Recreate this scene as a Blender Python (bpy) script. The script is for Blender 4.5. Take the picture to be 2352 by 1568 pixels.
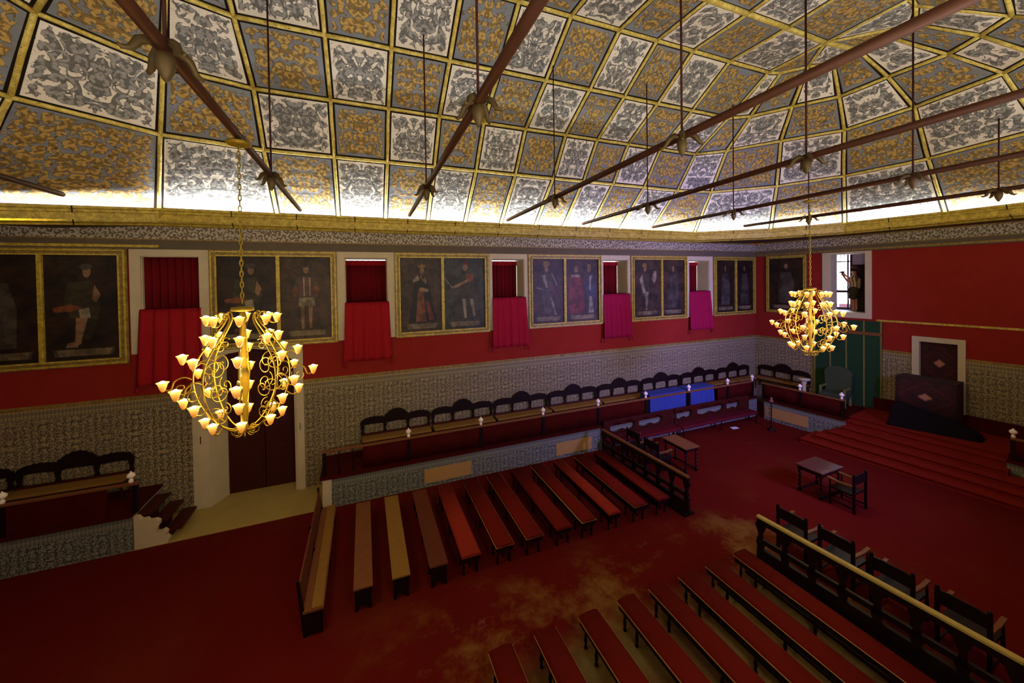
import bpy, bmesh, math, random
from mathutils import Vector, Matrix
random.seed(7)
PI = math.pi
scn = bpy.context.scene
for o in list(bpy.data.objects): bpy.data.objects.remove(o)
COL = scn.collection

# ------------------------------------------------------------------ camera
cam_d = bpy.data.cameras.new('camera'); cam = bpy.data.objects.new('camera', cam_d); COL.objects.link(cam)
cam_d.sensor_width = 36; cam_d.lens = 36 * 855.862722637223 / 2352
cam_d.shift_y = -(784 - 655) / 2352; cam_d.clip_start = 0.05; cam_d.clip_end = 200
cam.matrix_world = Matrix(((0.9288647438070091, 0.019018170650306376, -0.36993052982614866, -17.488613434840204),
    (-0.37012103078669756, 0.007597792420841298, -0.9289524724762416, -12.331142673673583),
    (-0.014856321271826279, 0.9997902693742551, 0.014096346435252302, 6.0), (0, 0, 0, 1)))
scn.camera = cam
# ------------------------------------------------------------------ view, world, area lights
vs = scn.view_settings
vs.view_transform = 'Standard'; vs.look = 'None'; vs.gamma = 1; vs.use_curve_mapping = False; vs.exposure = 1.5
w = bpy.data.worlds.new('daylight'); scn.world = w; w.use_nodes = True
w.node_tree.nodes['Background'].inputs[0].default_value = (0.85, 0.9, 1.0, 1)
w.node_tree.nodes['Background'].inputs[1].default_value = 2.5

def area(name, loc, size, size_y, power, color, aim):
    l = bpy.data.lights.new(name, 'AREA'); l.shape = 'RECTANGLE'; l.size = size; l.size_y = size_y
    l.energy = power; l.color = color
    o = bpy.data.objects.new(name, l); COL.objects.link(o); o.location = loc
    x = Vector(aim['x']).normalized(); z = -Vector(aim['d']).normalized(); x = (x - z * x.dot(z)).normalized(); y = z.cross(x)
    o.matrix_world = Matrix(((x.x, y.x, z.x, loc[0]), (x.y, y.y, z.y, loc[1]), (x.z, y.z, z.z, loc[2]), (0, 0, 0, 1)))
    return o
COVE = (1.0, 0.97, 0.93)
LIP = [(-22.2, -.45, 7.92), (-4.16, -.45, 7.93), (-2.14, -2.21, 7.92), (-.72, -3.93, 7.96), (-.16, -6.27, 7.98), (-.10, -8.9, 7.97), (-1.9, -10.8, 7.93), (-4.16, -12.5, 7.93),
       (-22.2, -12.5, 7.93), (-24.3, -10.8, 7.9), (-26.2, -8.9, 7.9), (-26.4, -6.4, 7.9), (-26.3, -3.6, 7.8), (-24.9, -1.3, 7.72)]
# the tubes lie in the trough behind the cornice lip, all round the vault
for i_ in range(len(LIP)):
    p_, q_ = Vector(LIP[i_]), Vector(LIP[(i_ + 1) % len(LIP)])
    d_ = (q_ - p_).normalized(); nn_ = Vector((-d_.y, d_.x, 0)); L_ = (q_ - p_).length
    m_ = (p_ + q_) / 2 + nn_ * .20; zz_ = min(p_.z, q_.z) - .16
    area('cove_light', (m_.x, m_.y, zz_), L_ - .25, .09, 15.0 * L_, COVE, dict(x=d_, d=-nn_ * 1.25 + Vector((0, 0, 1))))
# daylight through the tall windows of the camera's own wall
area('window_daylight', (-5.6, -12.7, 5.9), 1.3, 1.7, 165, (0.28, 0.25, 1.0), dict(x=(1, 0, 0), d=(0.0, 1, -.22))).data.spread = 1.5
area('window_daylight', (-14.5, -12.7, 6.0), 1.3, 1.7, 50, (1.0, 0.84, 0.60), dict(x=(1, 0, 0), d=(0, 1, -.35)))

for wx in (-21.5, -17.0, -12.6, -8.1, -3.6):      # unseen fill lamps added along the camera-side wall to brighten the vault
    area('vault_fill', (wx, -12.78, 5.6), 1.2, 1.4, 80 if wx < -8 else 50, (1.0, .95, .88), dict(x=(1, 0, 0), d=(0, .6, 1)))
area('corridor_daylight', tuple(Vector((.1334 * 2.45 + .99107 * 2.75, -.99107 * 2.45 + .13337 * 2.75, 5.8))), .8, 2.2, 60, (.82, .84, 1.0), dict(x=(.13, -.99, 0), d=(-.99, -.4, -.1)))
# ------------------------------------------------------------------ helpers
def col(h, k=1.0):
    h = h.lstrip('#'); r = [int(h[i:i + 2], 16) / 255 for i in (0, 2, 4)]
    return tuple([(c / 12.92 if c < .04045 else ((c + .055) / 1.055) ** 2.4) * k for c in r] + [1])
class NT:
    def __init__(s, name):
        s.m = bpy.data.materials.new(name); s.m.use_nodes = True; s.t = s.m.node_tree
        s.b = s.t.nodes['Principled BSDF']; s.L = s.t.links
    def n(s, ty, **kw):
        nd = s.t.nodes.new(ty)
        for k, v in kw.items(): setattr(nd, k, v)
        return nd
    def put(s, sock, v):
        if isinstance(v, bpy.types.NodeSocket): s.L.new(v, sock)
        elif v is not None: sock.default_value = v
    def math(s, op, a, b=None, c=None, clamp=False):
        nd = s.n('ShaderNodeMath', operation=op, use_clamp=clamp)
        for i, v in enumerate((a, b, c)):
            if v is not None: s.put(nd.inputs[i], v)
        return nd.outputs[0]
    def vmath(s, op, a, b=None, sc=None):
        nd = s.n('ShaderNodeVectorMath', operation=op); s.put(nd.inputs[0], a)
        if b is not None: s.put(nd.inputs[1], b)
        if sc is not None: s.put(nd.inputs['Scale'], sc)
        return nd.outputs['Value'] if op in ('LENGTH', 'DOT_PRODUCT', 'DISTANCE') else nd.outputs['Vector']
    def mix(s, f, a, b, ty='MIX'):
        nd = s.n('ShaderNodeMix', data_type='RGBA', blend_type=ty); s.put(nd.inputs[0], f); s.put(nd.inputs[6], a); s.put(nd.inputs[7], b)
        return nd.outputs[2]
    def noise(s, vec, scale, detail=3, rough=.5, out=0):
        nd = s.n('ShaderNodeTexNoise'); s.put(nd.inputs['Vector'], vec); nd.inputs['Scale'].default_value = scale
        nd.inputs['Detail'].default_value = detail; nd.inputs['Roughness'].default_value = rough; return nd.outputs[out]
    def ramp(s, f, lo, hi):
        nd = s.n('ShaderNodeMapRange', interpolation_type='SMOOTHSTEP'); s.put(nd.inputs[0], f); nd.inputs[1].default_value = lo; nd.inputs[2].default_value = hi
        return nd.outputs[0]
    def uv(s): return s.n('ShaderNodeTexCoord').outputs['UV']
    def ob(s): return s.n('ShaderNodeTexCoord').outputs['Object']
    def sep(s, v):
        nd = s.n('ShaderNodeSeparateXYZ'); s.put(nd.inputs[0], v); return nd.outputs
    def comb(s, x, y, z=0.0):
        nd = s.n('ShaderNodeCombineXYZ'); s.put(nd.inputs[0], x); s.put(nd.inputs[1], y); s.put(nd.inputs[2], z); return nd.outputs[0]
    def bump(s, h, strength=.3, dist=.01):
        nd = s.n('ShaderNodeBump'); nd.inputs['Strength'].default_value = strength; nd.inputs['Distance'].default_value = dist
        s.put(nd.inputs['Height'], h); s.L.new(nd.outputs[0], s.b.inputs['Normal'])
    def done(s, color, rough=.6, metal=0.0, spec=None):
        s.put(s.b.inputs['Base Color'], color); s.put(s.b.inputs['Roughness'], rough); s.put(s.b.inputs['Metallic'], metal)
        if spec is not None: s.b.inputs['Specular IOR Level'].default_value = spec
        return s.m
    def scroll(s, vec, scale, turns=11.0):
        """volutes: a spiral wound round every cell centre, warped into foliage; returns (-1..1 field, lobes)"""
        nz = s.noise(vec, scale * .9, 2, .5, 1)
        v = s.vmath('ADD', vec, s.vmath('SCALE', s.vmath('SUBTRACT', nz, (.5, .5, .5)), sc=.75 / scale))
        vo = s.n('ShaderNodeTexVoronoi', voronoi_dimensions='2D'); s.put(vo.inputs['Vector'], v); vo.inputs['Scale'].default_value = scale
        vo.inputs['Randomness'].default_value = .75
        d = s.sep(s.vmath('SUBTRACT', v, vo.outputs['Position']))
        th = s.math('ARCTAN2', d[1], d[0])
        hand = s.sep(vo.outputs['Color'])[0]
        sg = s.math('SIGN', s.math('SUBTRACT', hand, .5))
        r = vo.outputs['Distance']
        f = s.math('SINE', s.math('ADD', s.math('MULTIPLY', th, sg), s.math('MULTIPLY', r, turns)))
        leaf = s.math('SINE', s.math('ADD', s.math('MULTIPLY', th, 5.0), s.math('MULTIPLY', r, 6.0)))
        f = s.math('ADD', f, s.math('MULTIPLY', leaf, .35))
        f = s.math('ADD', f, s.math('MULTIPLY', s.math('SUBTRACT', .42, r), 1.2))
        return f, leaf

def mat_simple(name, c, rough=.6, metal=0.0, var=.25, scale=6, bump=0.0, spec=.18):
    t = NT(name); nz = t.noise(t.ob(), scale, 4, .6)
    c2 = tuple([x * (1 - var) for x in c[:3]] + [1])
    if bump: t.bump(t.noise(t.ob(), scale * 5, 3), bump, .01)
    return t.done(t.mix(nz, c2, tuple([min(1, x * (1 + var)) for x in c[:3]] + [1])), rough, metal, spec)

def mat_panel(name, ground, fig, line, ground2, dens):
    t = NT(name); uv = t.uv(); s_ = t.sep(uv)
    at = t.n('ShaderNodeAttribute'); at.attribute_name = 'seed'; sd = t.math('MULTIPLY', at.outputs['Fac'], 37.0)
    p = t.comb(t.math('ADD', t.math('ABSOLUTE', s_[0]), sd), t.math('ADD', s_[1], t.math('MULTIPLY', at.outputs['Fac'], 91.0)))
    f, leaf = t.scroll(p, 2.1, 10)
    f2, leaf2 = t.scroll(p, 5.0, 8)
    tot = t.math('ADD', t.math('MULTIPLY', f, .75), t.math('ADD', t.math('MULTIPLY', f2, .45), dens))
    hw = t.n('ShaderNodeAttribute'); hw.attribute_name = 'half_width'; hh = t.n('ShaderNodeAttribute'); hh.attribute_name = 'half_height'
    mg = t.math('MINIMUM', t.math('SUBTRACT', hw.outputs['Fac'], t.math('ABSOLUTE', s_[0])), t.math('SUBTRACT', hh.outputs['Fac'], t.math('ABSOLUTE', s_[1])))
    tot = t.math('SUBTRACT', tot, t.math('MULTIPLY', t.math('SUBTRACT', 1.0, t.ramp(mg, .0, .13)), 1.9))
    m = t.ramp(tot, -.06, .06)
    edge = t.math('SUBTRACT', 1.0, t.ramp(t.math('ABSOLUTE', tot), .05, .26))
    inner = t.ramp(f2, -.3, .9)
    figc = t.mix(inner, tuple([x * .6 for x in fig[:3]] + [1]), tuple([x * 1.45 for x in fig[:3]] + [1]))
    gn = t.mix(t.ramp(t.noise(p, 1.3, 3), .3, .7), ground, ground2)
    eng = t.math('MULTIPLY', t.ramp(t.math('SINE', t.math('MULTIPLY', t.math('ADD', f, t.math('MULTIPLY', f2, .5)), 15.0)), .35, .9), .45)
    figc = t.mix(eng, figc, line)
    c = t.mix(m, gn, figc)
    c = t.mix(t.math('MULTIPLY', edge, .72), c, line)
    c = t.mix(t.math('MULTIPLY', t.ramp(t.noise(uv, 40, 3), .45, .8), .25), c, line)
    # board joints
    bj = t.math('SUBTRACT', 1.0, t.ramp(t.math('ABSOLUTE', t.math('SUBTRACT', t.math('FRACT', t.math('ADD', t.math('MULTIPLY', s_[1], 3.2), sd)), .5)), .0, .02))
    c = t.mix(t.math('MULTIPLY', bj, .35), c, line)
    t.bump(t.math('MULTIPLY', tot, 1.0), .25, .02)
    return t.done(c, .75)
M = {}
M['panel_white'] = mat_panel('painted_panel_white', col('#eeece2'), col('#8a8c8a'), col('#444444'), col('#e4e0d4'), .45)
M['panel_gold'] = mat_panel('painted_panel_gold', col('#828e9e'), col('#ad9150'), col('#4a3a20'), col('#7c8084'), .42)

def mat_gold(name, a, b, d):
    t = NT(name); o = t.ob()
    n1 = t.noise(o, 9, 5, .65); n2 = t.noise(o, 40, 3)
    c = t.mix(t.ramp(n1, .35, .65), a, b); c = t.mix(t.ramp(n2, .55, .75), c, d)
    t.bump(n1, .4, .02); return t.done(c, .5, .12)
M['gold'] = mat_gold('gilded_wood', col('#c4ae40'), col('#9a8628'), col('#4c3a12'))
M['gold_dull'] = mat_gold('dull_gilding', col('#8f7733'), col('#6b5520'), col('#3a2c10'))
M['gold_bright'] = mat_gold('bright_gilding', col('#e6d878'), col('#c4ad48'), col('#6b5220'))
M['dark_edge'] = mat_simple('dark_painted_edge', col('#1b140d'), .8)
M['cream'] = mat_simple('cream_limestone', col('#b5aa8e'), .7, var=.15, scale=3, bump=.2)
M['ochre_stone'] = mat_simple('ochre_floor_stone', col('#a08c52'), .6, var=.15, scale=2.5, bump=.1)
M['iron'] = mat_simple('rusty_iron_bar', col('#3f2212'), .55, .2, var=.35, scale=5)
M['iron_dark'] = mat_simple('dark_iron', col('#3a1a14'), .6, .3)
M['ornament'] = mat_simple('tarnished_ornament', col('#57482a'), .55, .4)
M['walnut'] = mat_simple('dark_carved_walnut', col('#3a100a'), .45, var=.4, scale=8)
M['black_wood'] = mat_simple('black_carved_wood', col('#160806'), .5, var=.4, scale=8)
M['brown_wood'] = mat_simple('worn_brown_wood', col('#6d4428'), .45, var=.3, scale=7)
M['ochre_top'] = mat_simple('ochre_seat_cover', col('#7c5c28'), .7, var=.2, scale=9)
M['rail_gold'] = mat_simple('yellow_varnished_rail', col('#a89650'), .4, var=.15)
M['white_lamp'] = mat_simple('white_glazed_lamp', col('#e8dfd8'), .25, var=.03)
M['brass'] = mat_simple('aged_brass_sheet', col('#b08a52'), .45, .25, var=.12, scale=2)
M['paper'] = mat_simple('white_paper', col('#cfcfdd'), .8, var=.03)
M['black_cloth'] = mat_simple('black_cloth', col('#090504'), .95, var=.3)
M['green'] = mat_simple('green_damask', col('#1d3a24'), .85, var=.25, scale=5)
M['green_gold'] = mat_simple('gold_braid', col('#6c6a34'), .6, var=.2)
M['pale_green'] = mat_simple('pale_green_upholstery', col('#38442f'), .8, var=.2)
M['plaster'] = mat_simple('grey_plaster', col('#9a96a4'), .9, var=.08, scale=2)
M['win_frame'] = mat_simple('dark_window_frame', col('#4a2f38'), .6)
M['skin'] = mat_simple('skin', col('#a77860'), .6, var=.1)
M['shorts'] = mat_simple('olive_shorts', col('#35302a'), .9, var=.2)
M['cap'] = mat_simple('grey_cap', col('#5a4a44'), .9)
M['camera_body'] = mat_simple('black_camera', col('#22202a'), .5)
M['band'] = mat_simple('grey_brown_band', col('#5a5042'), .8, var=.2, scale=3)
M['soffit'] = mat_simple('dark_brown_soffit', col('#54402c'), .8, var=.2, scale=2)
M['recess'] = mat_simple('dark_recess_boards', col('#37201a'), .8)  # plain dark brown, the same all over

def mat_fabric(name, a, b, rough=.9, weave=90, sheen=0.0, spec=.06):
    t = NT(name); o = t.ob(); c = t.mix(t.noise(o, 2.2, 4, .6), a, b)
    c = t.mix(t.math('MULTIPLY', t.noise(o, weave, 2), .35), c, tuple([x * .5 for x in a[:3]] + [1]))
    t.b.inputs['Sheen Weight'].default_value = sheen
    t.bump(t.noise(o, weave, 2), .15, .004); return t.done(c, rough, 0, spec)
M['damask'] = mat_fabric('red_damask', col('#922a22'), col('#7c201a'))
M['cloth_red'] = mat_fabric('red_cloth', col('#8c1620'), col('#a01c22'))
M['cloth_bluelit'] = mat_fabric('red_cloth_bluelit', col('#8c1230'), col('#a01a30'))  # red cloth with the tint of blue daylight mixed into its colour
M['cloth_bluelit_strong'] = mat_fabric('red_cloth_bluelit_strong', col('#8a103c'), col('#98183e'))  # red cloth again, with a stronger painted tint of blue daylight
M['curtain'] = mat_fabric('dark_red_curtain', col('#70101a'), col('#560c10'))
M['velvet'] = mat_fabric('red_velvet', col('#6c180f'), col('#560f08'), .8)
M['velvet_bright'] = mat_fabric('bright_red_velvet', col('#8c2c1c'), col('#782218'), .8)
M['rose_piping'] = mat_simple('gold_braid_piping', col('#a07038'), .5)
M['boards_red'] = mat_fabric('dark_red_parapet_cloth', col('#480c07'), col('#340805'))
M['blue'] = mat_fabric('blue_tablecloth', col('#3c4a92'), col('#2c387a'), .8)
M['plum'] = mat_fabric('plum_velvet', col('#5c1420'), col('#46101a'), .8)

def mat_floor():
    t = NT('dark_red_carpet'); o = t.ob()
    n = t.noise(o, .35, 5, .6); worn = t.ramp(t.noise(o, .55, 6, .7), .47, .68)
    s_ = t.sep(o)
    mx = t.ramp(s_[0], -18.5, -15.5); my = t.math('MULTIPLY', t.ramp(s_[1], -12.3, -11.0), t.math('SUBTRACT', 1.0, t.ramp(s_[1], -6.2, -4.8)))
    mx2 = t.math('SUBTRACT', 1.0, t.ramp(s_[0], -8.8, -7.0))
    area_ = t.math('MULTIPLY', t.math('MULTIPLY', mx, mx2), t.ramp(s_[1], -4.9, -6.4))
    c = t.mix(n, col('#4a0c08'), col('#5c100b'))
    c = t.mix(t.math('MULTIPLY', worn, t.math('ADD', .05, t.math('MULTIPLY', area_, .85))), c, col('#7a5a2c'))
    sc = t.math('MULTIPLY', t.ramp(t.noise(o, 1.7, 5, .7), .60, .74), area_)
    c = t.mix(t.math('MULTIPLY', sc, .5), c, col('#80605a'))
    rows = t.math('MULTIPLY', t.math('SUBTRACT', 1.0, t.ramp(s_[1], -7.6, -6.7)), t.math('MULTIPLY', t.ramp(s_[0], -16.2, -14.2), t.math('SUBTRACT', 1.0, t.ramp(s_[0], -10.6, -9.9))))
    c = t.mix(t.math('MULTIPLY', rows, t.math('ADD', .45, t.math('MULTIPLY', t.ramp(t.noise(o, .9, 5, .7), .35, .65), .5))), c, col('#7c6c40'))
    t.bump(t.noise(o, 60, 3), .3, .01); return t.done(c, .9, 0, .05)
M['carpet'] = mat_floor()
M['stair_carpet'] = mat_fabric('red_stair_carpet', col('#7e2012'), col('#6c170c'))

def mat_tile(name, a, b, top, tint=.0):
    t = NT(name); uv = t.uv(); s_ = t.sep(uv)
    wz = t.vmath('ADD', uv, t.vmath('SCALE', t.vmath('SUBTRACT', t.noise(uv, 3.0, 3, .6, 1), (.5, .5, .5)), sc=.05))
    ws = t.sep(wz)
    pp = t.comb(t.math('PINGPONG', ws[0], .28), t.math('PINGPONG', ws[1], .28))
    f, leaf = t.scroll(pp, 10.0, 8)
    g_, lf2 = t.scroll(uv, 17.0, 8)
    dia = t.math('SINE', t.math('MULTIPLY', t.math('ADD', ws[0], ws[1]), 22.4)); dib = t.math('SINE', t.math('MULTIPLY', t.math('SUBTRACT', ws[0], ws[1]), 22.4))
    tot = t.math('ADD', t.math('ADD', t.math('MULTIPLY', f, .5), t.math('MULTIPLY', g_, .6)), t.math('MULTIPLY', t.math('MULTIPLY', dia, dib), .5))
    m = t.ramp(tot, -.25, .45)
    fine = t.ramp(t.noise(uv, 30, 3), .3, .7)
    body = t.mix(m, b, a)
    body = t.mix(t.math('MULTIPLY', fine, .3), body, b)
    # border running under the top edge: rope of small lozenges between two lines
    d = t.math('SUBTRACT', top, s_[1])
    inb = t.math('SUBTRACT', 1.0, t.ramp(d, .235, .245))
    loz = t.ramp(t.math('ADD', t.math('SINE', t.math('MULTIPLY', s_[0], 95.0)), t.math('MULTIPLY', t.math('SINE', t.math('MULTIPLY', d, 46.0)), 1.1)), -.2, .5)
    bc = t.mix(t.math('ADD', .25, t.math('MULTIPLY', loz, .5)), b, a)
    c = t.mix(inb, body, bc)
    ln = t.math('SUBTRACT', 1.0, t.ramp(t.math('ABSOLUTE', t.math('SUBTRACT', t.math('PINGPONG', d, .12), .06)), .0, .012))
    c = t.mix(t.math('MULTIPLY', t.math('MULTIPLY', ln, inb), .8), c, b)
    return t.done(c, .35, 0, .4)
M['tile'] = mat_tile('azulejo_wall_tiles', col('#a5976f'), col('#4c463c'), 3.10)
M['tile_low'] = mat_tile('azulejo_platform_tiles', col('#8d8d82'), col('#3e4440'), .80)

def mat_frieze():
    t = NT('scrollwork_frieze'); uv = t.uv(); f, leaf = t.scroll(uv, 7.0, 9)
    m = t.ramp(t.math('ADD', f, -.05), -.08, .12)
    c = t.mix(m, col('#a8a08c'), col('#5f5442')); return t.done(c, .8)
M['frieze'] = mat_frieze()

def mat_rug():
    t = NT('patterned_dark_rug'); uv = t.uv(); s_ = t.sep(uv)
    u = t.math('ABSOLUTE', s_[0]); v = t.math('ABSOLUTE', s_[1])
    dd = t.math('ADD', t.math('MULTIPLY', u, 1.1), v)
    n = t.noise(t.comb(u, v), 7, 4, .7)
    dd = t.math('ADD', dd, t.math('MULTIPLY', n, .12))
    c = t.mix(t.ramp(n, .4, .65), col('#340b08'), col('#160504'))
    ring = t.math('SUBTRACT', 1.0, t.ramp(t.math('ABSOLUTE', t.math('SUBTRACT', dd, .62)), .02, .08))
    c = t.mix(t.math('MULTIPLY', t.math('MULTIPLY', ring, t.ramp(n, .4, .7)), .7), c, col('#5e1c12'))
    c = t.mix(t.math('SUBTRACT', 1.0, t.ramp(dd, .16, .24)), c, col('#9a6b52'))
    return t.done(c, .95)
M['rug'] = mat_rug()
def mat_canvas(name, a, b):
    t = NT(name); o = t.ob(); c = t.mix(t.ramp(t.noise(o, 2.6, 6, .7), .35, .65), tuple([x * .6 for x in a[:3]] + [1]), tuple([x * 1.15 for x in b[:3]] + [1])); return t.done(c, .5, 0, .3)
M['canvas_brown'] = mat_canvas('dark_brown_canvas', col('#241610'), col('#3c2a1e'))
M['canvas_green'] = mat_canvas('dark_green_canvas', col('#1a1c18'), col('#33352c'))
M['canvas_black'] = mat_canvas('blackened_canvas', col('#140b08'), col('#2a1b12'))
def paint(n, h): M[n] = mat_canvas(n, col(h, .42), col(h, .80))
paint('paint_skin', '#8a6a4c'); paint('paint_robe_black', '#161014'); paint('paint_orange', '#7a4428'); paint('paint_white', '#8a7e68')
paint('paint_scroll', '#7a6c50'); paint('paint_red', '#6e2c26'); paint('paint_blue', '#343c52'); paint('paint_grey', '#4a443c'); paint('paint_gold', '#80672c'); paint('paint_olive', '#3c3624')

def mat_emit(name, c, s, base=None):
    t = NT(name); t.b.inputs['Emission Color'].default_value = c; t.b.inputs['Emission Strength'].default_value = s
    return t.done(base or c, .4)
M['bulb'] = mat_emit('lit_bulb', (1.0, .70, .28, 1), 5.0)
def mat_cup():
    t = NT('lit_amber_glass'); z = t.sep(t.ob())[2]; f = t.ramp(z, -.08, .07)
    t.put(t.b.inputs['Emission Color'], t.mix(f, (1.0, .26, .01, 1), (1.0, .52, .10, 1)))
    t.put(t.b.inputs['Emission Strength'], t.math('ADD', .20, t.math('MULTIPLY', t.math('POWER', f, 3.0), .45)))
    return t.done((.35, .16, .03, 1), .3)
M['cup'] = mat_cup()
M['chand'] = mat_simple('gilded_iron', col('#86701f'), .45, .5, var=.25, scale=20)
def mat_stripe():
    t = NT('striped_shirt'); s_ = t.sep(t.ob()); f = t.ramp(t.math('SINE', t.math('MULTIPLY', s_[0], 75.0)), -.2, .3)
    return t.done(t.mix(f, col('#6c5c4a'), col('#c0b096')), .9)
M['shirt'] = mat_stripe()
g = NT('window_glass'); g.b.inputs['Transmission Weight'].default_value = 1.0; g.b.inputs['IOR'].default_value = 1.0
M['glass'] = g.done((.95, .97, 1, 1), 0.0)

BACK = lambda a, b, z: Vector((a, -b, z))                    # a = world x, b = distance out of the long wall
WE = (-0.13337296, 0.99106592)
ENDW = lambda a, b, z: Vector((-WE[0] * a - WE[1] * b, -WE[1] * a + WE[0] * b, z))   # a = metres from the corner, b = out of the end wall
FREE = lambda a, b, z: Vector((a, b, z))

class MB:
    def __init__(s, mp=FREE): s.v = []; s.f = []; s.uv = []; s.mi = []; s.mp = mp; s.seed = {}; s.smooth = set()
    def quad(s, pts, uvs=None, mi=0, smooth=False, seed=None):
        i = len(s.v); s.v += [s.mp(*p) if not isinstance(p, Vector) else p for p in pts]
        s.f.append(tuple(range(i, i + len(pts)))); s.uv.append(uvs or [(0, 0)] * len(pts)); s.mi.append(mi)
        if smooth: s.smooth.add(len(s.f) - 1)
        if seed is not None: s.seed[len(s.f) - 1] = seed
    def box(s, a0, a1, b0, b1, z0, z1, mi=0, skip=''):
        P = lambda a, b, z: (a, b, z)
        if 'b+' not in skip: s.quad([P(a0, b1, z0), P(a1, b1, z0), P(a1, b1, z1), P(a0, b1, z1)], [(a0, z0), (a1, z0), (a1, z1), (a0, z1)], mi)
        if 'b-' not in skip: s.quad([P(a0, b0, z0), P(a0, b0, z1), P(a1, b0, z1), P(a1, b0, z0)], [(a0, z0), (a0, z1), (a1, z1), (a1, z0)], mi)
        s.quad([P(a0, b0, z0), P(a0, b1, z0), P(a0, b1, z1), P(a0, b0, z1)], [(b0, z0), (b1, z0), (b1, z1), (b0, z1)], mi)
        s.quad([P(a1, b0, z0), P(a1, b0, z1), P(a1, b1, z1), P(a1, b1, z0)], [(b0, z0), (b0, z1), (b1, z1), (b1, z0)], mi)
        s.quad([P(a0, b0, z0), P(a1, b0, z0), P(a1, b1, z0), P(a0, b1, z0)], [(a0, b0), (a1, b0), (a1, b1), (a0, b1)], mi)
        s.quad([P(a0, b0, z1), P(a0, b1, z1), P(a1, b1, z1), P(a1, b0, z1)], [(a0, b0), (a0, b1), (a1, b1), (a1, b0)], mi)
        return s
    def prism(s, poly, axis, lo, hi, mi=0, smooth=False):
        """poly: 2-D outline; axis 'a' (poly=b,z) 'b' (poly=a,z) 'z' (poly=a,b)"""
        def P(p, t): return {'a': (t, p[0], p[1]), 'b': (p[0], t, p[1]), 'z': (p[0], p[1], t)}[axis]
        n = len(poly); A = [P(p, lo) for p in poly]; B = [P(p, hi) for p in poly]; L = 0
        for i in range(n):
            j = (i + 1) % n; d = math.dist(poly[i], poly[j])
            s.quad([A[i], A[j], B[j], B[i]], [(lo, L), (lo, L + d), (hi, L + d), (hi, L)], mi, smooth); L += d
        s.quad(list(reversed(A)), [poly[k] for k in reversed(range(n))], mi); s.quad(B, [tuple(p) for p in poly], mi)
        return s
    def tube(s, path, r, n=8, mi=0, closed=False, cap=True):
        path = [s.mp(*p) if not isinstance(p, Vector) else p for p in path]; m = len(path)
        rr = r if isinstance(r, (list, tuple)) else [r] * m
        T = []
        for i in range(m):
            a = path[(i - 1) % m] if (closed or i > 0) else path[i]; b = path[(i + 1) % m] if (closed or i < m - 1) else path[i]
            T.append((b - a).normalized())
        up = Vector((0, 0, 1)) if abs(T[0].z) < .9 else Vector((1, 0, 0))
        x = T[0].cross(up).normalized(); rings = []
        for i in range(m):
            x = (x - T[i] * x.dot(T[i])).normalized(); y = T[i].cross(x)
            rings.append([path[i] + (x * math.cos(2 * PI * k / n + PI / n) + y * math.sin(2 * PI * k / n + PI / n)) * rr[i] for k in range(n)])
        rng = range(m if closed else m - 1)
        for i in rng:
            A = rings[i]; B = rings[(i + 1) % m]
            for k in range(n):
                l = (k + 1) % n
                s.quad([A[k], A[l], B[l], B[k]], [(0, 0)] * 4, mi, n > 4)
        if cap and not closed: s.quad(list(reversed(rings[0])), None, mi); s.quad(rings[-1], None, mi)
        return s
    def lathe(s, c, prof, n=12, mi=0):
        """c = base centre (a,b,z); prof = [(r,dz)...]"""
        R = [[(c[0] + r * math.cos(2 * PI * k / n), c[1] + r * math.sin(2 * PI * k / n), c[2] + z) for k in range(n)] for r, z in prof]
        for i in range(len(R) - 1):
            for k in range(n):
                l = (k + 1) % n; s.quad([R[i][k], R[i][l], R[i + 1][l], R[i + 1][k]], None, mi, True)
        if prof[0][0] > 1e-4: s.quad(list(reversed(R[0])), None, mi)
        if prof[-1][0] > 1e-4: s.quad(R[-1], None, mi)
        return s
    def build(s, name, mats, parent=None, origin=None, flip=True):
        me = bpy.data.meshes.new(name)
        o3 = origin or Vector((0, 0, 0))
        me.from_pydata([tuple(v - o3) for v in s.v], [], s.f)
        ul = me.uv_layers.new(name='UVMap')
        flat = [c for u in s.uv for p in u for c in (p[0], p[1])]; ul.data.foreach_set('uv', flat)
        me.polygons.foreach_set('material_index', s.mi)
        me.polygons.foreach_set('use_smooth', [i in s.smooth for i in range(len(s.f))])
        if s.seed:
            
            for ai, an in enumerate(('seed', 'half_width', 'half_height')):
                at = me.attributes.new(an, 'FLOAT', 'FACE'); at.data.foreach_set('value', [s.seed[i][ai] if i in s.seed else 0.0 for i in range(len(s.f))])
        for m in (mats if isinstance(mats, (list, tuple)) else [mats]): me.materials.append(M[m] if isinstance(m, str) else m)
        bm = bmesh.new(); bm.from_mesh(me); bmesh.ops.remove_doubles(bm, verts=bm.verts, dist=1e-5)
        if flip: bmesh.ops.recalc_face_normals(bm, faces=bm.faces)
        bm.to_mesh(me); bm.free()
        o = bpy.data.objects.new(name, me); COL.objects.link(o); o.location = o3
        if parent: o.parent = parent; o.matrix_parent_inverse = Matrix.Identity(4); o.location = o3 - parent_loc(parent)
        return o
def parent_loc(p):
    l = p.location.copy()
    while p.parent: p = p.parent; l += p.location
    return l
def tag(o, label, cat, group=None, kind=None):
    if label: o['label'] = label
    if cat: o['category'] = cat
    if group: o['group'] = group
    if kind: o['kind'] = kind
    return o
def struct(o): o['kind'] = 'structure'; return o
def empty(name, loc, label, cat, group=None, rz=0):
    o = bpy.data.objects.new(name, None); COL.objects.link(o); o.location = loc; o.rotation_euler = (0, 0, rz); o.empty_display_size = .1
    return tag(o, label, cat, group)
def part(mb, name, mats, root): # mb in the root's own local space
    o = mb.build(name, mats); o.parent = root; return o
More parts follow.
